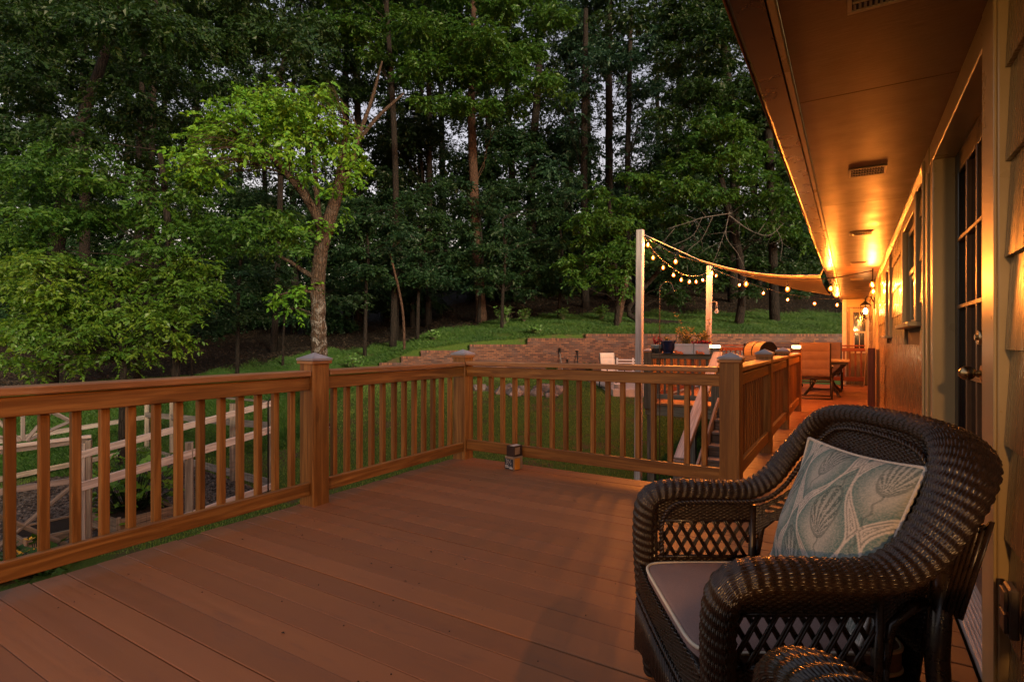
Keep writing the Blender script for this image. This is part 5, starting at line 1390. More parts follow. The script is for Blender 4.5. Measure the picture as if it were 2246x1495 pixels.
# throw pillow with printed ogee damask
pr_ = empty('throw_pillow', tuple(Wp(.95, 1.6, .68)), 'off white throw pillow with sage green damask print leaning in the wicker armchair', 'pillow')
def cw(x, D, z): return np.array(Wp(x, D, z))
TL, TR, BL, BR = cw(.995, 1.845, .875), cw(1.035, 1.375, .882), cw(.870, 1.855, .475), cw(.845, 1.335, .462)
n = 190; g = np.linspace(0, 1, n+1); U, Vv = np.meshgrid(g, g, indexing='ij')
def edge(t): return 1-.035*np.sin(np.pi*t)
uu = (U-.5)*(1-.07*np.sin(np.pi*Vv))+.5; vv = (Vv-.5)*(1-.07*np.sin(np.pi*U))+.5
S = (BL[None, None]*((1-uu)*(1-vv))[..., None]+BR[None, None]*(uu*(1-vv))[..., None]+TL[None, None]*((1-uu)*vv)[..., None]+TR[None, None]*(uu*vv)[..., None])
nrm = np.cross(TR-BL, TL-BR); nrm /= np.linalg.norm(nrm); nrm = -nrm if nrm.dot(np.array(Wp(-1, 0, .3))) < 0 else nrm
th_ = .085*(np.sin(np.pi*U)*np.sin(np.pi*Vv))**.55
wr = .004*np.sin(U*17+Vv*9)*np.sin(Vv*13)*(1-np.abs(2*U-1))+.006*np.sin(U*5+1)*np.sin(Vv*6)
off0 = np.array(pr_.location)
Vf = S+nrm*(th_+wr)[..., None]-off0; Vb = S-nrm*(th_*.75)[..., None]-off0
I = np.arange(n)[:, None]*(n+1); k = np.arange(n)[None, :]; q = np.stack([I+k, I+n+1+k, I+n+2+k, I+k+1], -1).reshape(-1, 4)
me = np_mesh('cover', np.concatenate([Vf.reshape(-1, 3), Vb.reshape(-1, 3)]), np.concatenate([q, q[:, ::-1]+(n+1)**2]), True)
# pattern field: staggered ogee medallions 0.5 x 0.62 of the pillow
pu, pv = U*2.05+.18, Vv*1.55-.22
row = np.floor(pv); X = np.abs(((pu+.5*(row % 2)) % 1)-.5); Y = pv-row
def medallion(du, dv):
    """ogee leaf shape: >0 inside; du in -.5.. .5, dv in -.65..0.65 (tip down, shoulder up)"""
    w = .36*np.sin(np.pi*np.clip((dv+.62)/1.24, 0, 1))**1.15*(1+.35*np.sin(2*np.pi*np.clip((dv+.62)/1.24, 0, 1)))
    return w-np.abs(du)
best = np.full(U.shape, -9.); bdu = np.zeros_like(U); bdv = np.zeros_like(U)
for r_ in range(-1, 4):
    for c_ in range(-1, 5):
        cu_, cv_ = c_+.5*(r_ % 2), r_*.62
        du, dv = pu-cu_+.05*np.sin(pv*4), pv-cv_; m_ = medallion(du, dv); b_ = m_ > best; best = np.where(b_, m_, best); bdu = np.where(b_, du, bdu); bdv = np.where(b_, dv, bdv)
rn = np.random.default_rng(4); sp = rn.random(U.shape)
fill = np.clip(best/.03, 0, 1)*(.42+.75*np.clip(.26-best, 0, .26)/.26*1.0); fill = np.where(best > .02, fill*(.55+.6*sp), 0)
line = ((np.abs(best+.012) < .008) | (np.abs(best+.052) < .005))
scal = (np.abs(best+.085+.022*np.sin(np.arctan2(bdv, bdu)*34)) < .007)
rad = np.sqrt((bdu/.17)**2+((bdv-.04)/.26)**2); ang = np.arctan2(bdu, bdv+.24)
motif = ((rad < 1) & (np.cos(ang*26) > -.15) & (bdv > -.24))*1.0*(sp > .12); heart = ((np.abs(rad-1.08) < .06))*.7
fr_ = (np.abs(bdu-.02*np.sin(bdv*40)) < .012) & (rad > 1.1) & (best > 0)
pr_field = np.clip(fill, 0, 1); mo_field = np.clip(motif*.75+heart*.8+line*.62+scal*.6+fr_*.5, 0, 1)
for nm, fld in (('print', pr_field), ('motif', mo_field)):
    at_ = me.attributes.new(nm, 'FLOAT', 'POINT'); at_.data.foreach_set('value', np.concatenate([fld.ravel(), fld[::-1].ravel()]).astype(np.float32))
link_mesh('cover', me, 'pillow_cloth', pr_)
pp_ = MB(); bi = [(i, 0) for i in range(0, n, 4)]+[(n, j) for j in range(0, n, 4)]+[(i, n) for i in range(n, 0, -4)]+[(0, j) for j in range(n, 0, -4)]
pp_.tube([tuple(S[a, b]-off0) for a, b in bi+bi[:1]], .0055, 6, False); pp_.build('corded_edge', 'pillow_cloth', pr_)
# ------------------------------------------------------------------ trees
DK = 1.0
def leaf_cloud(rr, cen, rad, count, size, per=11, twig=.34, droop=.25, tilt=.35, aspect=.30):
    """cen (K,3); rad (K,2) horizontal / vertical; count (K,) leaves. Sprays of leaves along short twigs."""
    cen = np.asarray(cen, float); rad = np.asarray(rad, float); tw = np.maximum(1, (np.asarray(count)/per).astype(int))
    idx = np.repeat(np.arange(len(cen)), tw); T = len(idx)
    d = rr.normal(0, 1, (T, 3)); d /= np.linalg.norm(d, axis=1)[:, None]; r = rr.random(T)**.42
    # drop some of the underside so that clumps are flat below and domed above
    d[:, 2] = np.where(d[:, 2] < -.25, d[:, 2]*.45, d[:, 2])
    lump = 1+.28*np.sin(d[:, 0]*5+idx)*np.sin(d[:, 1]*6+idx*1.7)*np.cos(d[:, 2]*4)
    p = cen[idx]+d*np.stack([rad[idx, 0], rad[idx, 0], rad[idx, 1]], -1)*(r*lump)[:, None]
    td = d*np.array([1, 1, .35])+rr.normal(0, .45, (T, 3)); td[:, 2] = td[:, 2]*.5-droop; td /= np.linalg.norm(td, axis=1)[:, None]
    k = np.arange(per); t = (k+.6)/per
    P = p[:, None, :]+td[:, None, :]*(t[None, :, None]*twig*rr.uniform(.6, 1.3, T)[:, None, None])
    P[:, :, 2] -= (t**2*twig*.28)[None, :]
    up = np.array([0, 0, 1.])+rr.normal(0, tilt, (T, 3)); up /= np.linalg.norm(up, axis=1)[:, None]
    sd = np.cross(td, up); sd /= np.maximum(np.linalg.norm(sd, axis=1), 1e-6)[:, None]
    sg = np.where(k % 2 == 0, 1., -1.)
    ld = td[:, None, :]*.62+sd[:, None, :]*(sg[None, :, None]*.78)+rr.normal(0, .22, (T, per, 3)); ld[:, :, 2] -= .22
    ld /= np.linalg.norm(ld, axis=2)[..., None]
    nn = up[:, None, :]+rr.normal(0, .38, (T, per, 3)); ss = np.cross(ld, nn); ss /= np.maximum(np.linalg.norm(ss, axis=2), 1e-6)[..., None]
    nn = np.cross(ss, ld)
    Lf = (size*rr.uniform(.4, 1.4, (T, per))*rr.uniform(.75, 1.25, (T, 1)))[..., None]
    b = P; tip = P+ld*Lf-nn*Lf*.12; m = P+ld*Lf*.45; w = ss*Lf*aspect; f = nn*Lf*.06
    V = np.stack([b, m+w+f, tip, m-w+f], 2).reshape(-1, 3)
    return V, np.arange(len(V)).reshape(-1, 4)
def branch_to(a, b, rr, n=6, sag=.12):
    a, b = np.array(a), np.array(b); L = np.linalg.norm(b-a); out = []
    off = rr.normal(0, .05, 3)*L
    for i in range(n+1):
        t = i/n; p = a*(1-t)+b*t+off*math.sin(math.pi*t)+np.array([0, 0, sag*L*math.sin(math.pi*t)]); out.append(tuple(p+rr.normal(0, .012, 3)*L*(0 < i < n)))
    return out
def tree(name, label, base, trunk, limbs, clumps, leafmat_, bark, size, seed, dens=420, group=None, cat='tree', auto=True, per=11, twig=.34, droop=.25, aspect=.30, vert=.62, limbr=.05, tilt=.35):
    """trunk/limbs: lists of (point, radius); clumps: (point, r[, vertical r])"""
    rr = np.random.default_rng(seed); root = empty(name, tuple(base), label, cat, group); o = tuple(base)
    m = MB(o)
    tp = smooth_path([p for p, r in trunk], 5); tr_ = smooth_path([(r, 0, 0) for p, r in trunk], 5)[:, 0]
    tp = tp+rr.normal(0, .012, tp.shape)*tr_[:, None]*4
    m.tube([tuple(p) for p in tp], [max(.004, r) for r in tr_], 12); m.build('trunk', bark, root)
    lm = MB(o)
    for lb in limbs:
        lp_ = smooth_path([p for p, r in lb], 5); lr = smooth_path([(r, 0, 0) for p, r in lb], 5)[:, 0]
        lm.tube([tuple(p) for p in lp_], [max(.003, r) for r in lr], 8)
    C = [np.array(c[0]) for c in clumps]; Rr = [(c[1], c[2] if len(c) > 2 else c[1]*vert) for c in clumps]
    nodes = [np.array(p) for p, r in trunk[1:]]+[np.array(p) for lb in limbs for p, r in lb]
    if auto:
        for c, r in zip(C, Rr):
            if min(np.linalg.norm(q-c) for q in nodes) > 2.6: continue
            cand = [q for q in nodes if q[2] < c[2]+.3] or nodes
            a = min(cand, key=lambda q: np.linalg.norm(q-c)+.6*abs(q[2]-c[2]+.6)); L = np.linalg.norm(a-c)
            bp_ = branch_to(a, c, rr); w0 = min(limbr*.5, .006+.007*L); lm.tube(bp_, [w0*(1-.8*i/(len(bp_)-1)) for i in range(len(bp_))], 5)
            for q in range(2):
                e = c+rr.normal(0, .6, 3)*np.array([r[0], r[0], r[1]]); bq = branch_to(bp_[3+q % 3], e, rr, 4); lm.tube(bq, [w0*.35*(1-.8*i/4) for i in range(5)], 4)
    if lm.v: lm.build('limbs', bark, root)
    if C:
        V, Fq = leaf_cloud(rr, C, Rr, [DK*dens*r[0]*r[0] for r in Rr], size, per, twig, droop, aspect=aspect, tilt=tilt)
        V = V-np.array(o)[None]; link_mesh('crown', np_mesh('crown', V, Fq), leafmat_, root)
    return root
def pxp(px, py, D, jit=0.0, rr=None):
    d = D+(rr.normal(0, jit) if rr is not None and jit else 0); return atD(px, py, d)
def pxr(r, D): return r*D/F

rt = np.random.default_rng(11)
def clumps_px(lst, D, jit, vert=.62, rr=rt, sub=3):
    """photo-frame blobs become several real clumps spread in depth"""
    out = []
    for (px, py, r) in lst:
        for k in range(sub):
            ox, oy = (rr.normal(0, r*.5), rr.normal(0, r*.38)) if k else (0, 0)
            rr_ = r*(rr.uniform(.45, .75) if k else .8); d = D+rr.normal(0, jit); out.append((np.array(atD(px+ox, py+oy, d)), pxr(rr_, D), pxr(rr_, D)*vert))
    return out
def trk(lst, D, dd=None):
    return [(np.array(atD(x, y, D+(dd[i] if dd else 0))), r*D/F) for i, (x, y, r) in enumerate(lst)]

# 1 the bright forked tree beside the knotty post
D1 = 14.0; b1 = atD(703, 0, D1); b1.z = gz((703-CX)/F*D1, D1)
yb = CY+(H-b1.z)*F/D1
tree('forked_tree', 'bright lit forked tree with lichen spotted trunk behind the knotty post', b1,
     trk([(704, yb+8, 26), (702, yb-30, 20), (701, 800, 18), (698, 700, 16), (697, 620, 15.5), (705, 545, 15), (718, 490, 18)], D1),
     [trk([(716, 500, 14), (735, 440, 13), (745, 390, 10), (752, 330, 7), (762, 285, 5)], D1),
      trk([(735, 440, 8), (765, 370, 6), (790, 290, 5), (815, 220, 4), (838, 135, 2.2)], D1, [0, .3, .6, .8, 1]), trk([(785, 310, 4.5), (830, 255, 4), (885, 205, 2.5)], D1, [.6, .9, 1.3]),
      trk([(712, 510, 12), (690, 465, 10), (662, 420, 9), (632, 385, 7), (600, 350, 5), (560, 325, 3)], D1, [0, 0, -.1, -.3, -.5, -.7]),
      trk([(703, 500, 6), (695, 430, 6), (690, 370, 5), (686, 320, 4)], D1, [.3, .5, .6, .7]),
      trk([(690, 608, 6), (662, 592, 5), (638, 575, 4), (612, 562, 3)], D1, [0, -.1, -.2, -.3]),
      trk([(698, 645, 4), (670, 638, 3), (640, 640, 2.4), (600, 650, 1.5)], D1, [0, -.2, -.3, -.4])],
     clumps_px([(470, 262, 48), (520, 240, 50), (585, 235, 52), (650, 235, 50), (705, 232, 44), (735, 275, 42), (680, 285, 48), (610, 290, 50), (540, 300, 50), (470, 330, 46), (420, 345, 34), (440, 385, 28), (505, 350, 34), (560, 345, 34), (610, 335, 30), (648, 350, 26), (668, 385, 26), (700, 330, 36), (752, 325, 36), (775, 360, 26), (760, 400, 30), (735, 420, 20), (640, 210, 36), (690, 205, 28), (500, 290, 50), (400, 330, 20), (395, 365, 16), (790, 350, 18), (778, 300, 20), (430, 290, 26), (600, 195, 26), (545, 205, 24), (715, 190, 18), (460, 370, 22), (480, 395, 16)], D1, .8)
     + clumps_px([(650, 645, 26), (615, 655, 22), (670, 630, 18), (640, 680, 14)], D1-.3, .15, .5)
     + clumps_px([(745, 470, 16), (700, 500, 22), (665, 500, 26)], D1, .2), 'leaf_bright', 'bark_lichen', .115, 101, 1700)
# 2 the dark layered mass at the left: three trees
def mass_tree(name, label, bpx, D, trunk, blobs, mat, seed, size=.105, jit=1.0, dens=470, bark='bark_dark', vert=.5, sub=3, **kw):
    bx = (bpx-CX)/F*D; b = Wp(bx, D, gz(bx, D)); ybs = CY+(H-b.z)*F/D
    T = trk([(bpx, ybs+6, trunk[0][2]*1.25)]+trunk, D)
    return tree(name, label, b, T, [], clumps_px(blobs, D, jit, vert, sub=sub), mat, bark, size, seed, dens, **kw)
mass_tree('elm_tree', 'yellowish green low leafy tree hanging over the near left fence side', 268, 13.4, [(270, 790, 7), (262, 690, 6), (240, 610, 5)],
          [(15, 590, 56), (90, 570, 56), (170, 580, 52), (250, 590, 48), (45, 740, 46), (130, 745, 46), (215, 700, 50), (330, 660, 44), (20, 790, 34), (100, 800, 26), (250, 770, 34), (320, 765, 30), (400, 750, 26), (170, 800, 26), (290, 800, 20), (60, 640, 62), (150, 660, 60), (240, 640, 60), (320, 620, 52), (395, 600, 50), (440, 580, 42), (430, 640, 42), (360, 680, 46), (280, 700, 50), (190, 720, 48), (100, 720, 50), (20, 700, 50), (230, 755, 30), (300, 740, 30), (380, 730, 26), (170, 775, 26), (70, 770, 30), (460, 620, 28), (120, 690, 50), (400, 670, 36)], 'leaf_yellowgreen', 201, .10, .7, 2300)
mass_tree('elm_tree', 'mid green tree with layered boughs reaching from the left edge to the bright forked tree', 385, 14.5, [(385, 740, 8), (375, 600, 8), (365, 450, 7), (350, 330, 5)],
          [(30, 520, 70), (120, 500, 72), (210, 480, 70), (290, 470, 66), (80, 420, 70), (190, 400, 66), (40, 360, 66), (140, 340, 60), (230, 350, 50), (370, 470, 60), (440, 480, 55), (510, 490, 55), (575, 500, 52), (630, 510, 44), (560, 545, 40), (480, 540, 44), (610, 470, 36), (390, 420, 40), (350, 540, 55), (280, 560, 50), (420, 390, 36), (655, 545, 24), (300, 400, 40)], 'leaf_mid', 202, .105, 1.2, 2100)
mass_tree('oak_tree', 'tall dark spreading tree filling the upper left corner', 105, 17.5, [(110, 700, 16), (130, 500, 15), (170, 300, 12), (230, 120, 9), (280, -60, 6)],
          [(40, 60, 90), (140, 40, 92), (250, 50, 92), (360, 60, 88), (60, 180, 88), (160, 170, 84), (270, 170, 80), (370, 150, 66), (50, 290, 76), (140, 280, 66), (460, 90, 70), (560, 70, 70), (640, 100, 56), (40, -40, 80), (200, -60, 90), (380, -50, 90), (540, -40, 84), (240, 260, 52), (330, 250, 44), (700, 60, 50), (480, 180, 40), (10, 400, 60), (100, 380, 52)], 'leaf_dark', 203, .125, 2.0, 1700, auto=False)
mass_tree('slender_tree', 'thin dark tree standing behind the left foliage', 300, 20, [(300, 600, 6), (306, 300, 6), (320, 60, 4)], [(330, 360, 40), (290, 330, 34), (360, 300, 36), (420, 260, 34), (300, 240, 34)], 'leaf_dark', 204, .13, .9, 1100)
# 3 upper canopy in the middle
mass_tree('maple_tree', 'tall tree with brown trunk and bright upper canopy left of the photo centre top', 862, 27, [(866, 600, 6.5), (868, 400, 6.5), (860, 200, 6), (850, 50, 5), (845, -80, 4)],
          [(760, 60, 60), (830, 40, 66), (905, 60, 70), (985, 70, 72), (1060, 90, 70), (950, 150, 62), (1030, 170, 60), (1110, 150, 62), (1160, 110, 56), (1190, 180, 46), (880, 150, 46), (820, 120, 46), (1130, 220, 40), (1075, 235, 34), (980, -20, 80), (860, -40, 80), (740, -30, 76), (1100, -10, 80), (1195, 40, 56), (930, 220, 30), (1000, 240, 26)], 'leaf_mid', 301, .15, 1.8, 1400)
mass_tree('walnut_tree', 'dark limbed tree crossing behind the top of the bright forked tree', 600, 29, [(610, 560, 6), (615, 400, 6), (612, 200, 5), (640, 60, 4)], [(690, 170, 46), (740, 200, 40), (620, 150, 44), (560, 170, 40), (800, 200, 40), (860, 240, 34), (520, 140, 44), (760, 130, 50)], 'leaf_dark', 302, .16, 1.3, 700)
mass_tree('oak_tree', 'very tall dark tree closing the canopy behind the bright upper crown', 940, 33, [(940, 600, 6), (942, 300, 6), (938, 100, 5), (930, -60, 4)],
          [(x + rt.normal(0, 12), y + rt.normal(0, 10), 54) for y in (-50, 20, 85) for x in range(420, 1240, 82)], 'leaf_dark', 303, .18, 1.6, 800, sub=3)
mass_tree('oak_tree', 'very tall dark tree closing the canopy in the upper left', 330, 27, [(330, 600, 6), (335, 300, 6), (340, 100, 5), (345, -60, 4)],
          [(x + rt.normal(0, 12), y + rt.normal(0, 10), 56) for y in (-50, 20, 90) for x in range(10, 520, 84)], 'leaf_dark', 304, .16, 1.6, 900, sub=3)
# 4 tall brown trunk right of centre and the two straight trunks against the sky
mass_tree('tall_pine', 'tall brown trunked tree with bare lower trunk right of photo centre', 1056, 30, [(1054, 660, 11), (1046, 560, 10.5), (1040, 420, 10), (1034, 250, 9), (1038, 100, 7), (1040, -60, 5)], [(1060, 200, 30), (1010, 230, 26), (1090, 260, 30), (1060, 130, 40), (990, 170, 36)], 'leaf_dark', 401, .17, .9, 600, 'bark_brown')
mass_tree('tall_pine', 'straight tall dark trunk standing against the sky gap right of centre', 1337, 36, [(1338, 560, 9), (1336, 400, 8.5), (1336, 250, 8), (1335, 100, 7), (1337, -60, 5)],
          [(1330, 90, 50), (1290, 40, 56), (1370, 40, 56), (1250, 110, 46), (1400, 110, 46), (1230, 30, 56), (1440, 50, 60), (1345, -30, 80), (1240, 180, 30), (1425, 190, 34), (1335, 150, 40), (1375, 180, 30), (1300, 130, 40), (1360, 300, 16), (1312, 340, 16), (1355, 420, 20), (1318, 460, 24), (1350, 110, 44)], 'leaf_blue', 402, .17, 1.4, 800, 'bark_dark')
mass_tree('tall_pine', 'slightly leaning dark trunk left of the straight trunk in the sky gap', 1284, 33, [(1282, 560, 7.5), (1281, 400, 7.5), (1282, 200, 7), (1285, 20, 5)], [(1270, 260, 34), (1235, 300, 34), (1260, 340, 30), (1300, 190, 26), (1240, 220, 30), (1215, 370, 34), (1250, 410, 30), (1285, 120, 40), (1290, 320, 18), (1278, 420, 24), (1270, 160, 36)], 'leaf_blue', 403, .16, 1.0, 800, 'bark_dark')
mass_tree('slim_pine', 'slim dark trunk right of the straight trunk in the sky gap', 1378, 34, [(1378, 560, 6.5), (1376, 400, 6), (1380, 200, 5.5), (1384, 20, 4)], [(1410, 250, 34), (1400, 320, 30), (1430, 200, 40), (1385, 390, 26), (1440, 300, 30), (1380, 130, 40), (1390, 230, 24), (1372, 330, 16), (1380, 440, 26)], 'leaf_blue', 404, .16, 1.0, 800, 'bark_dark')
# 5 right-hand trees
hick = mass_tree('hickory_tree', 'bushy light green tree above the string lights with bare drooping twigs', 1620, 26, [(1628, 640, 8), (1622, 560, 8), (1600, 470, 8), (1580, 380, 6), (1575, 300, 4)],
          [(1560, 230, 44), (1600, 280, 50), (1540, 300, 50), (1640, 320, 50), (1500, 350, 46), (1575, 350, 50), (1650, 380, 46), (1700, 350, 40), (1440, 400, 50), (1400, 390, 34), (1500, 420, 50), (1570, 430, 46), (1640, 440, 46), (1700, 420, 46), (1740, 470, 40), (1420, 460, 44), (1480, 480, 36), (1660, 490, 40), (1720, 520, 34), (1380, 440, 34), (1760, 520, 26), (1560, 260, 40), (1610, 230, 30)], 'leaf_mid', 501, .15, 1.4, 1300)
mass_tree('oak_tree', 'tall dark tree behind the bushy light green tree, touching the gutter', 1700, 27, [(1695, 560, 9), (1690, 400, 9), (1680, 200, 8), (1670, 20, 6)],
          [(1480, 120, 60), (1540, 60, 66), (1580, 140, 66), (1630, 60, 60), (1640, 200, 60), (1560, 190, 52), (1690, 280, 56), (1700, 180, 50), (1740, 380, 56), (1500, 200, 50), (1480, 20, 66), (1590, -10, 70), (1460, 250, 40), (1490, 300, 40), (1760, 450, 46), (1680, 100, 40), (1640, 270, 46)], 'leaf_dark', 502, .165, 1.5, 1200)
mass_tree('hickory_tree', 'low drooping tree left of the tall grey light pole, over the bank', 1352, 25, [(1354, 660, 5), (1350, 600, 5), (1345, 520, 5), (1335, 440, 4)],
          [(1300, 470, 44), (1340, 500, 44), (1280, 530, 42), (1250, 570, 38), (1320, 560, 44), (1370, 540, 44), (1300, 600, 38), (1350, 610, 36), (1395, 580, 36), (1260, 610, 28), (1380, 490, 36), (1330, 440, 36), (1375, 640, 20)], 'leaf_mid', 503, .14, 1.1, 1500)
mass_tree('hickory_tree', 'shaded tree behind the string lights at the right of the bank', 1520, 26, [(1380, 690, 6), (1440, 600, 5), (1500, 540, 4)][::1], [(1440, 560, 40), (1480, 600, 40), (1540, 560, 40), (1600, 580, 40), (1660, 580, 36), (1560, 620, 36), (1640, 640, 30), (1470, 640, 30), (1720, 590, 36), (1770, 580, 30), (1740, 640, 26)], 'leaf_dark', 504, .15, 1.2, 1200)
mass_tree('leaning_trunk', 'reddish leaning trunk lit by the bulbs behind the shepherd hook', 1352, 26, [(1368, 640, 7), (1375, 600, 6), (1384, 540, 5)], [(1390, 560, 30)], 'leaf_dark', 505, .15, .6, 800, 'bark_brown')
# dead drooping twigs above the sail
DT = 24.0; rr = np.random.default_rng(77); m = MB(tuple(hick.location))
mains = [[(1700, 500, 1.6), (1720, 530, 1.2), (1712, 570, .8)], [(1480, 500, 1.4), (1450, 530, 1.), (1435, 550, .7)], [(1600, 470, 2.6), (1545, 478, 2.2), (1510, 492, 1.6), (1470, 505, 1.0)], [(1600, 470, 2.6), (1640, 505, 2.2), (1680, 510, 1.6), (1722, 490, 1.0)], [(1600, 470, 2.2), (1590, 520, 1.8), (1620, 560, 1.3), (1634, 588, .8)], [(1560, 478, 2), (1540, 520, 1.5), (1505, 560, 1.1), (1510, 600, .7)], [(1660, 508, 1.6), (1690, 480, 1.3), (1730, 470, .8)], [(1540, 478, 1.5), (1520, 520, 1.2), (1470, 545, .8)], [(1590, 500, 1.6), (1570, 560, 1.2), (1545, 620, .8)]]
for ml in mains:
    P = smooth_path([atD(x+rr.normal(0, 3), y+rr.normal(0, 3), DT+rr.normal(0, .15)) for x, y, r in ml], 6); rads = np.interp(np.linspace(0, 1, len(P)), np.linspace(0, 1, len(ml)), [r*DT/F*.5 for x, y, r in ml]); m.tube([tuple(p) for p in P], list(rads), 5)
    for k in range(11):
        i = rr.integers(3, len(P)-1); e = P[i]+rr.normal(0, .32, 3)+np.array([0, 0, -.18]); md = (P[i]+e)/2+rr.normal(0, .05, 3); m.tube([tuple(P[i]), tuple(md), tuple(e)], [rads[i]*.6, rads[i]*.4, .003], 4)
m.build('dead_branches', 'twig_grey', hick)
# 6 understory: layered dark green small trees
US = [(800, 25, 'dark layered understory tree just right of the bright forked tree', [(790, 500, 44), (830, 480, 44), (770, 550, 40), (850, 540, 46), (810, 590, 38), (880, 500, 40), (760, 470, 34)]),
      (915, 27, 'dark layered understory tree with flat boughs left of the tall brown trunk', [(900, 560, 46), (950, 540, 46), (1000, 560, 40), (930, 600, 44), (880, 620, 34), (970, 610, 40), (1010, 500, 36), (950, 480, 40), (900, 450, 34)]),
      (1100, 26, 'spreading understory tree right of the tall brown trunk', [(1080, 540, 46), (1130, 570, 46), (1170, 540, 44), (1110, 610, 42), (1060, 600, 40), (1150, 620, 36), (1190, 590, 34), (1120, 500, 40), (1180, 480, 36)]),
      (1225, 29, 'dim understory tree at the right end of the dark thicket', [(1200, 440, 40), (1240, 480, 40), (1210, 530, 40), (1250, 420, 36), (1190, 620, 34), (1230, 640, 30)]),
      (520, 21, 'dim shrubby tree in the dark left of the lichen spotted trunk', [(500, 620, 40), (560, 600, 38), (470, 660, 34), (590, 560, 34), (540, 560, 34)]),
      (1050, 29, 'low bushy sapling in front of the tall brown trunk', [(1020, 440, 34), (1070, 460, 34), (1000, 400, 30), (1100, 420, 34), (1140, 400, 30)]),
      (870, 30, 'faint green sapling behind the layered understory', [(860, 430, 36), (820, 440, 34), (910, 430, 32), (950, 410, 30), (780, 440, 30)])]
for k, (bpx, D, lab, bl) in enumerate(US):
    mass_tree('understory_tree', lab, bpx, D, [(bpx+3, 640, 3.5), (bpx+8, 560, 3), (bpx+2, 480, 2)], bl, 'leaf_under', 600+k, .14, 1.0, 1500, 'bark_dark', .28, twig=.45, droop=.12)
for bpx, D, lab, bl in ((180, 19, 'dark undergrowth shrub below the far left trees', [(60, 730, 40), (130, 740, 40), (200, 745, 38), (260, 735, 40), (100, 690, 40), (220, 690, 40)]),
                        (420, 20.5, 'dim undergrowth shrub left of the lichen spotted trunk', [(340, 720, 36), (400, 715, 36), (450, 725, 32), (380, 680, 38), (500, 700, 34), (550, 690, 32)]),
                        (620, 24, 'dim undergrowth shrub just behind the lichen spotted trunk', [(590, 665, 30), (640, 655, 32), (620, 630, 32), (680, 650, 28), (740, 655, 28), (790, 650, 28)])):
    mass_tree('undergrowth_shrub', lab, bpx, D, [(bpx+2, 730, 2.5), (bpx+5, 690, 2)], bl, 'leaf_far', 660+bpx, .12, .8, 1300, 'bark_dark', .5)
# thin crooked sapling in front of the woods
bq = Wp((886-CX)/F*24.2, 24.2, gz((886-CX)/F*24.2, 24.2)); ybq = CY+(H-bq.z)*F/24.2
tree('crooked_sapling', 'thin crooked pale sapling on the grass edge left of centre', bq, trk([(887, ybq+3, 3.2), (885, 700, 2.8), (876, 640, 2.6), (864, 590, 2.4), (855, 550, 2)], 24.2), [], clumps_px([(850, 545, 26), (880, 520, 24)], 24.2, .4, .3), 'leaf_under', 'bark_brown', .12, 650, 1500)
# bank-edge ferns and seedlings
FR = [(1105, 27.2, .9, 'large fern like sapling at the wood edge right of the tall brown trunk', 46), (1150, 27.6, .7, 'second fern like sapling at the wood edge', 40), (1235, 27.9, .6, 'round shrub at the wood edge left of the light pole', 40), (775, 22.0, .7, 'bright green seedling beside the lichen spotted trunk', 34), (1178, 23.6, .35, 'bright seedling on the bank just above the stepped brick wall', 20), (952, 25.2, .4, 'small seedling on the grassy bank', 18), (1320, 27.6, .7, 'shrub at the wood edge beside the light pole', 36)]
for k, (px, D, h, lab, ns) in enumerate(FR):
    xc = (px-CX)/F*D; q = Wp(xc, D, gz(xc, D)); rr = np.random.default_rng(700+k); pl = empty('seedling', tuple(q), lab, 'plant')
    leafy('f', 'fern', pl, tuple(q), [[tuple(q), tuple(q+Vector((rr.normal(0, .12), rr.normal(0, .12), h*.6))), tuple(q+Vector((rr.normal(0, .4)*h, rr.normal(0, .4)*h, h*rr.uniform(.5, 1.15))))] for _ in range(ns)], .13, 10, rr, .006)

# 7 forest behind: a few tree types, copied
def forest_proto(seed, hgt, first, spread, mat, size, dens, bark='bark_dark'):
    rr = np.random.default_rng(seed); b = Vector((0, 0, 0)); r0 = hgt*.0095
    T = [((0, 0, -.4), r0*1.25), ((rr.normal(0, .1), rr.normal(0, .1), hgt*.25), r0), ((rr.normal(0, .25), rr.normal(0, .25), hgt*.6), r0*.75), ((rr.normal(0, .4), rr.normal(0, .4), hgt*.98), r0*.25)]
    cl = []; z = first*hgt
    while z < hgt:
        f = (z/hgt-first)/(1-first); w = spread*(.45+.75*math.sin(math.pi*min(1, f*.85+.15)))
        for k in range(rr.integers(1, 4)):
            a = rr.uniform(0, 6.28); d = w*rr.uniform(.25, 1); cl.append((np.array([d*math.cos(a), d*math.sin(a), z+rr.normal(0, .4)]), rr.uniform(.7, 1.35)*spread*.36))
        z += hgt*.032
    return tree('forest_tree', 'tree', b, [(np.array(p), r) for p, r in T], [], cl, mat, bark, size, seed, dens, per=9, twig=.6, aspect=.33)
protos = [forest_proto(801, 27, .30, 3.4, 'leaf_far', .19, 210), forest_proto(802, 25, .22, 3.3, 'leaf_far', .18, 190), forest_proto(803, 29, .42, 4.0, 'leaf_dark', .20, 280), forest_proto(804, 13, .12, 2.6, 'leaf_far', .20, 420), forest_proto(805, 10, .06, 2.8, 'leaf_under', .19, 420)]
lab_far = {0: 'slender tall tree in the dim forest behind, trunk bare below', 1: 'slender tall tree in the dim forest behind, trunk bare below', 2: 'slender tall tree in the dim forest behind, trunk bare below', 3: 'shorter dim tree filling the forest behind', 4: 'shorter dim tree filling the forest behind'}
spots = []
rf_ = np.random.default_rng(9)
for px in range(-60, 1860, 62): spots.append((px+rf_.uniform(-26, 26), rf_.uniform(34, 50), int(rf_.choice([0, 1, 2]))))
for px in range(-120, 1900, 105): spots.append((px+rf_.uniform(-40, 40), rf_.uniform(31, 44), int(rf_.choice([3, 4, 4]))))
used = set()
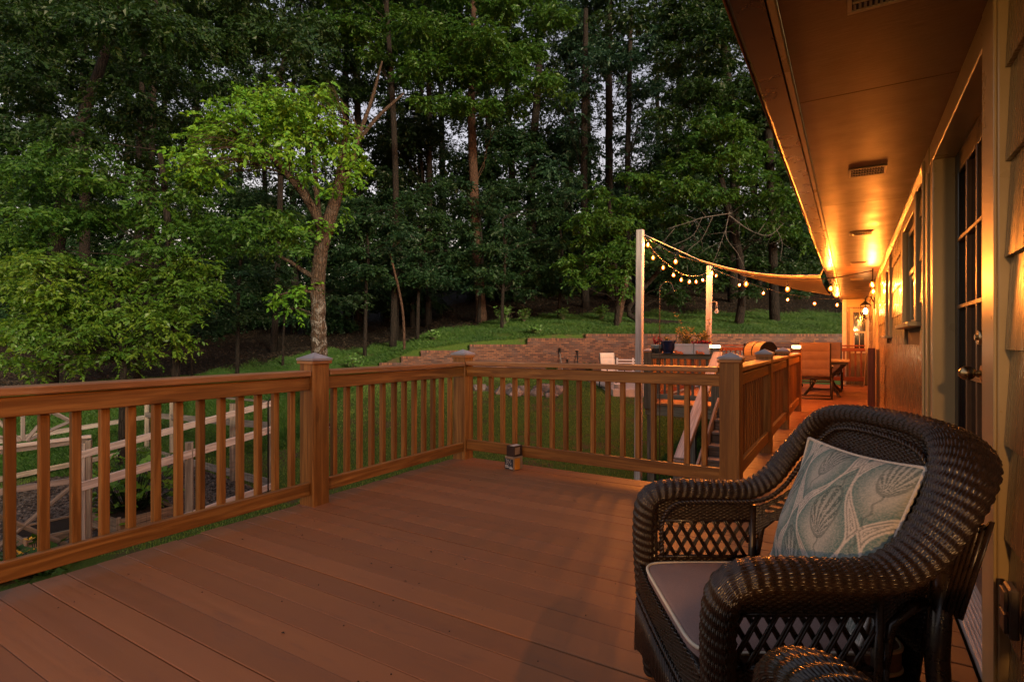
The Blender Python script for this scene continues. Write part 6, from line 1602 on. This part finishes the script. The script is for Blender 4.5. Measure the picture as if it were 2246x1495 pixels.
for px, D, k in spots:
    if 1290 < px < 1400 and k < 3: continue
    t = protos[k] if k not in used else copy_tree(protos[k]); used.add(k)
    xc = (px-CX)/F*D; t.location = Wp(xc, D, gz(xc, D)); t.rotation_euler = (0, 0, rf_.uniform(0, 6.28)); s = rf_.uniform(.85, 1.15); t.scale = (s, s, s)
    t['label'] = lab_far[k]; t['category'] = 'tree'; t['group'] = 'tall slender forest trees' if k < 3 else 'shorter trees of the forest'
# the far hillside woods read as one dark mass
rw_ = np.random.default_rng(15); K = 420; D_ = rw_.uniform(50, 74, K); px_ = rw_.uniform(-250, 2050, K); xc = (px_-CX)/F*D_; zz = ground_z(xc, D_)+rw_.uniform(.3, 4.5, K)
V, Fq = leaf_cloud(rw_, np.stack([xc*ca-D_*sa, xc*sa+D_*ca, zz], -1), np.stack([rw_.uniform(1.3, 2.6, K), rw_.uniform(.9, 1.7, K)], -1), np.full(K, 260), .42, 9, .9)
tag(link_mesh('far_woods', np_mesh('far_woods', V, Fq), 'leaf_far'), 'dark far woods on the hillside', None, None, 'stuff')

# ------------------------------------------------------------------ dusk sky and light
GLOW = 1.0
world = bpy.data.worlds.new('World'); sc.world = world; world.use_nodes = True
wt = world.node_tree; wt.nodes.clear(); wo = wt.nodes.new('ShaderNodeOutputWorld'); bg = wt.nodes.new('ShaderNodeBackground'); sky = wt.nodes.new('ShaderNodeTexSky')
sky.sky_type = 'NISHITA'; sky.sun_disc = False; SUN_EL, SUN_AZ = R(13.0), A+R(-150)
sky.sun_elevation = SUN_EL; sky.sun_rotation = -SUN_AZ; sky.altitude = 200; sky.air_density = 1.2; sky.dust_density = 2.0; sky.ozone_density = 1.5
tn = wt.nodes.new('ShaderNodeMix'); tn.data_type = 'RGBA'; tn.blend_type = 'MULTIPLY'; tn.inputs[0].default_value = 1.0; tn.inputs[7].default_value = (1.2, .82, .70, 1)
wt.links.new(sky.outputs[0], tn.inputs[6])
tcn = wt.nodes.new('ShaderNodeTexCoord'); sx = wt.nodes.new('ShaderNodeSeparateXYZ'); wt.links.new(tcn.outputs['Generated'], sx.inputs[0])
rp = wt.nodes.new('ShaderNodeValToRGB'); wt.links.new(sx.outputs[2], rp.inputs[0])
el_ = rp.color_ramp.elements
for p_, c_ in ((0.0, (.75, .50, .36)), (.12, (1.25, .86, .66)), (.30, (1.05, .83, .78)), (.5, (.75, .66, .70)), (1.0, (.55, .53, .57))):
    e_ = el_.new(p_); e_.color = c_+(1,)
el_.remove(el_[0]); el_.remove(el_[-1])
ad = wt.nodes.new('ShaderNodeMix'); ad.data_type = 'RGBA'; ad.blend_type = 'ADD'; ad.inputs[0].default_value = 1.0
gs = wt.nodes.new('ShaderNodeVectorMath'); gs.operation = 'SCALE'; wt.links.new(rp.outputs[0], gs.inputs[0]); gs.inputs[3].default_value = GLOW
wt.links.new(tn.outputs[2], ad.inputs[6]); wt.links.new(gs.outputs[0], ad.inputs[7]); wt.links.new(ad.outputs[2], bg.inputs[0])
bg.inputs[1].default_value = .075; wt.links.new(bg.outputs[0], wo.inputs[0])
sl = bpy.data.lights.new('sun', 'SUN'); sl.energy = 1.9; sl.angle = R(10); sl.color = (1, .88, .62); so_ = bpy.data.objects.new('sun', sl); COL.objects.link(so_)
sdir = Vector((-math.sin(SUN_AZ)*math.cos(SUN_EL), math.cos(SUN_AZ)*math.cos(SUN_EL), math.sin(SUN_EL)))
so_.rotation_euler = (-sdir).to_track_quat('-Z', 'Y').to_euler()
sc.view_settings.view_transform = 'Standard'; sc.view_settings.look = 'None'; sc.view_settings.exposure = 1.55; sc.view_settings.gamma = 1.0; sc.view_settings.use_curve_mapping = False
cy = sc.cycles; cy.max_bounces = 6; cy.diffuse_bounces = 3; cy.glossy_bounces = 3; cy.transmission_bounces = 4; cy.transparent_max_bounces = 8
cy.sample_clamp_indirect = 4.0; cy.use_denoising = True; cy.caustics_reflective = False; cy.caustics_refractive = False; cy.use_light_tree = True
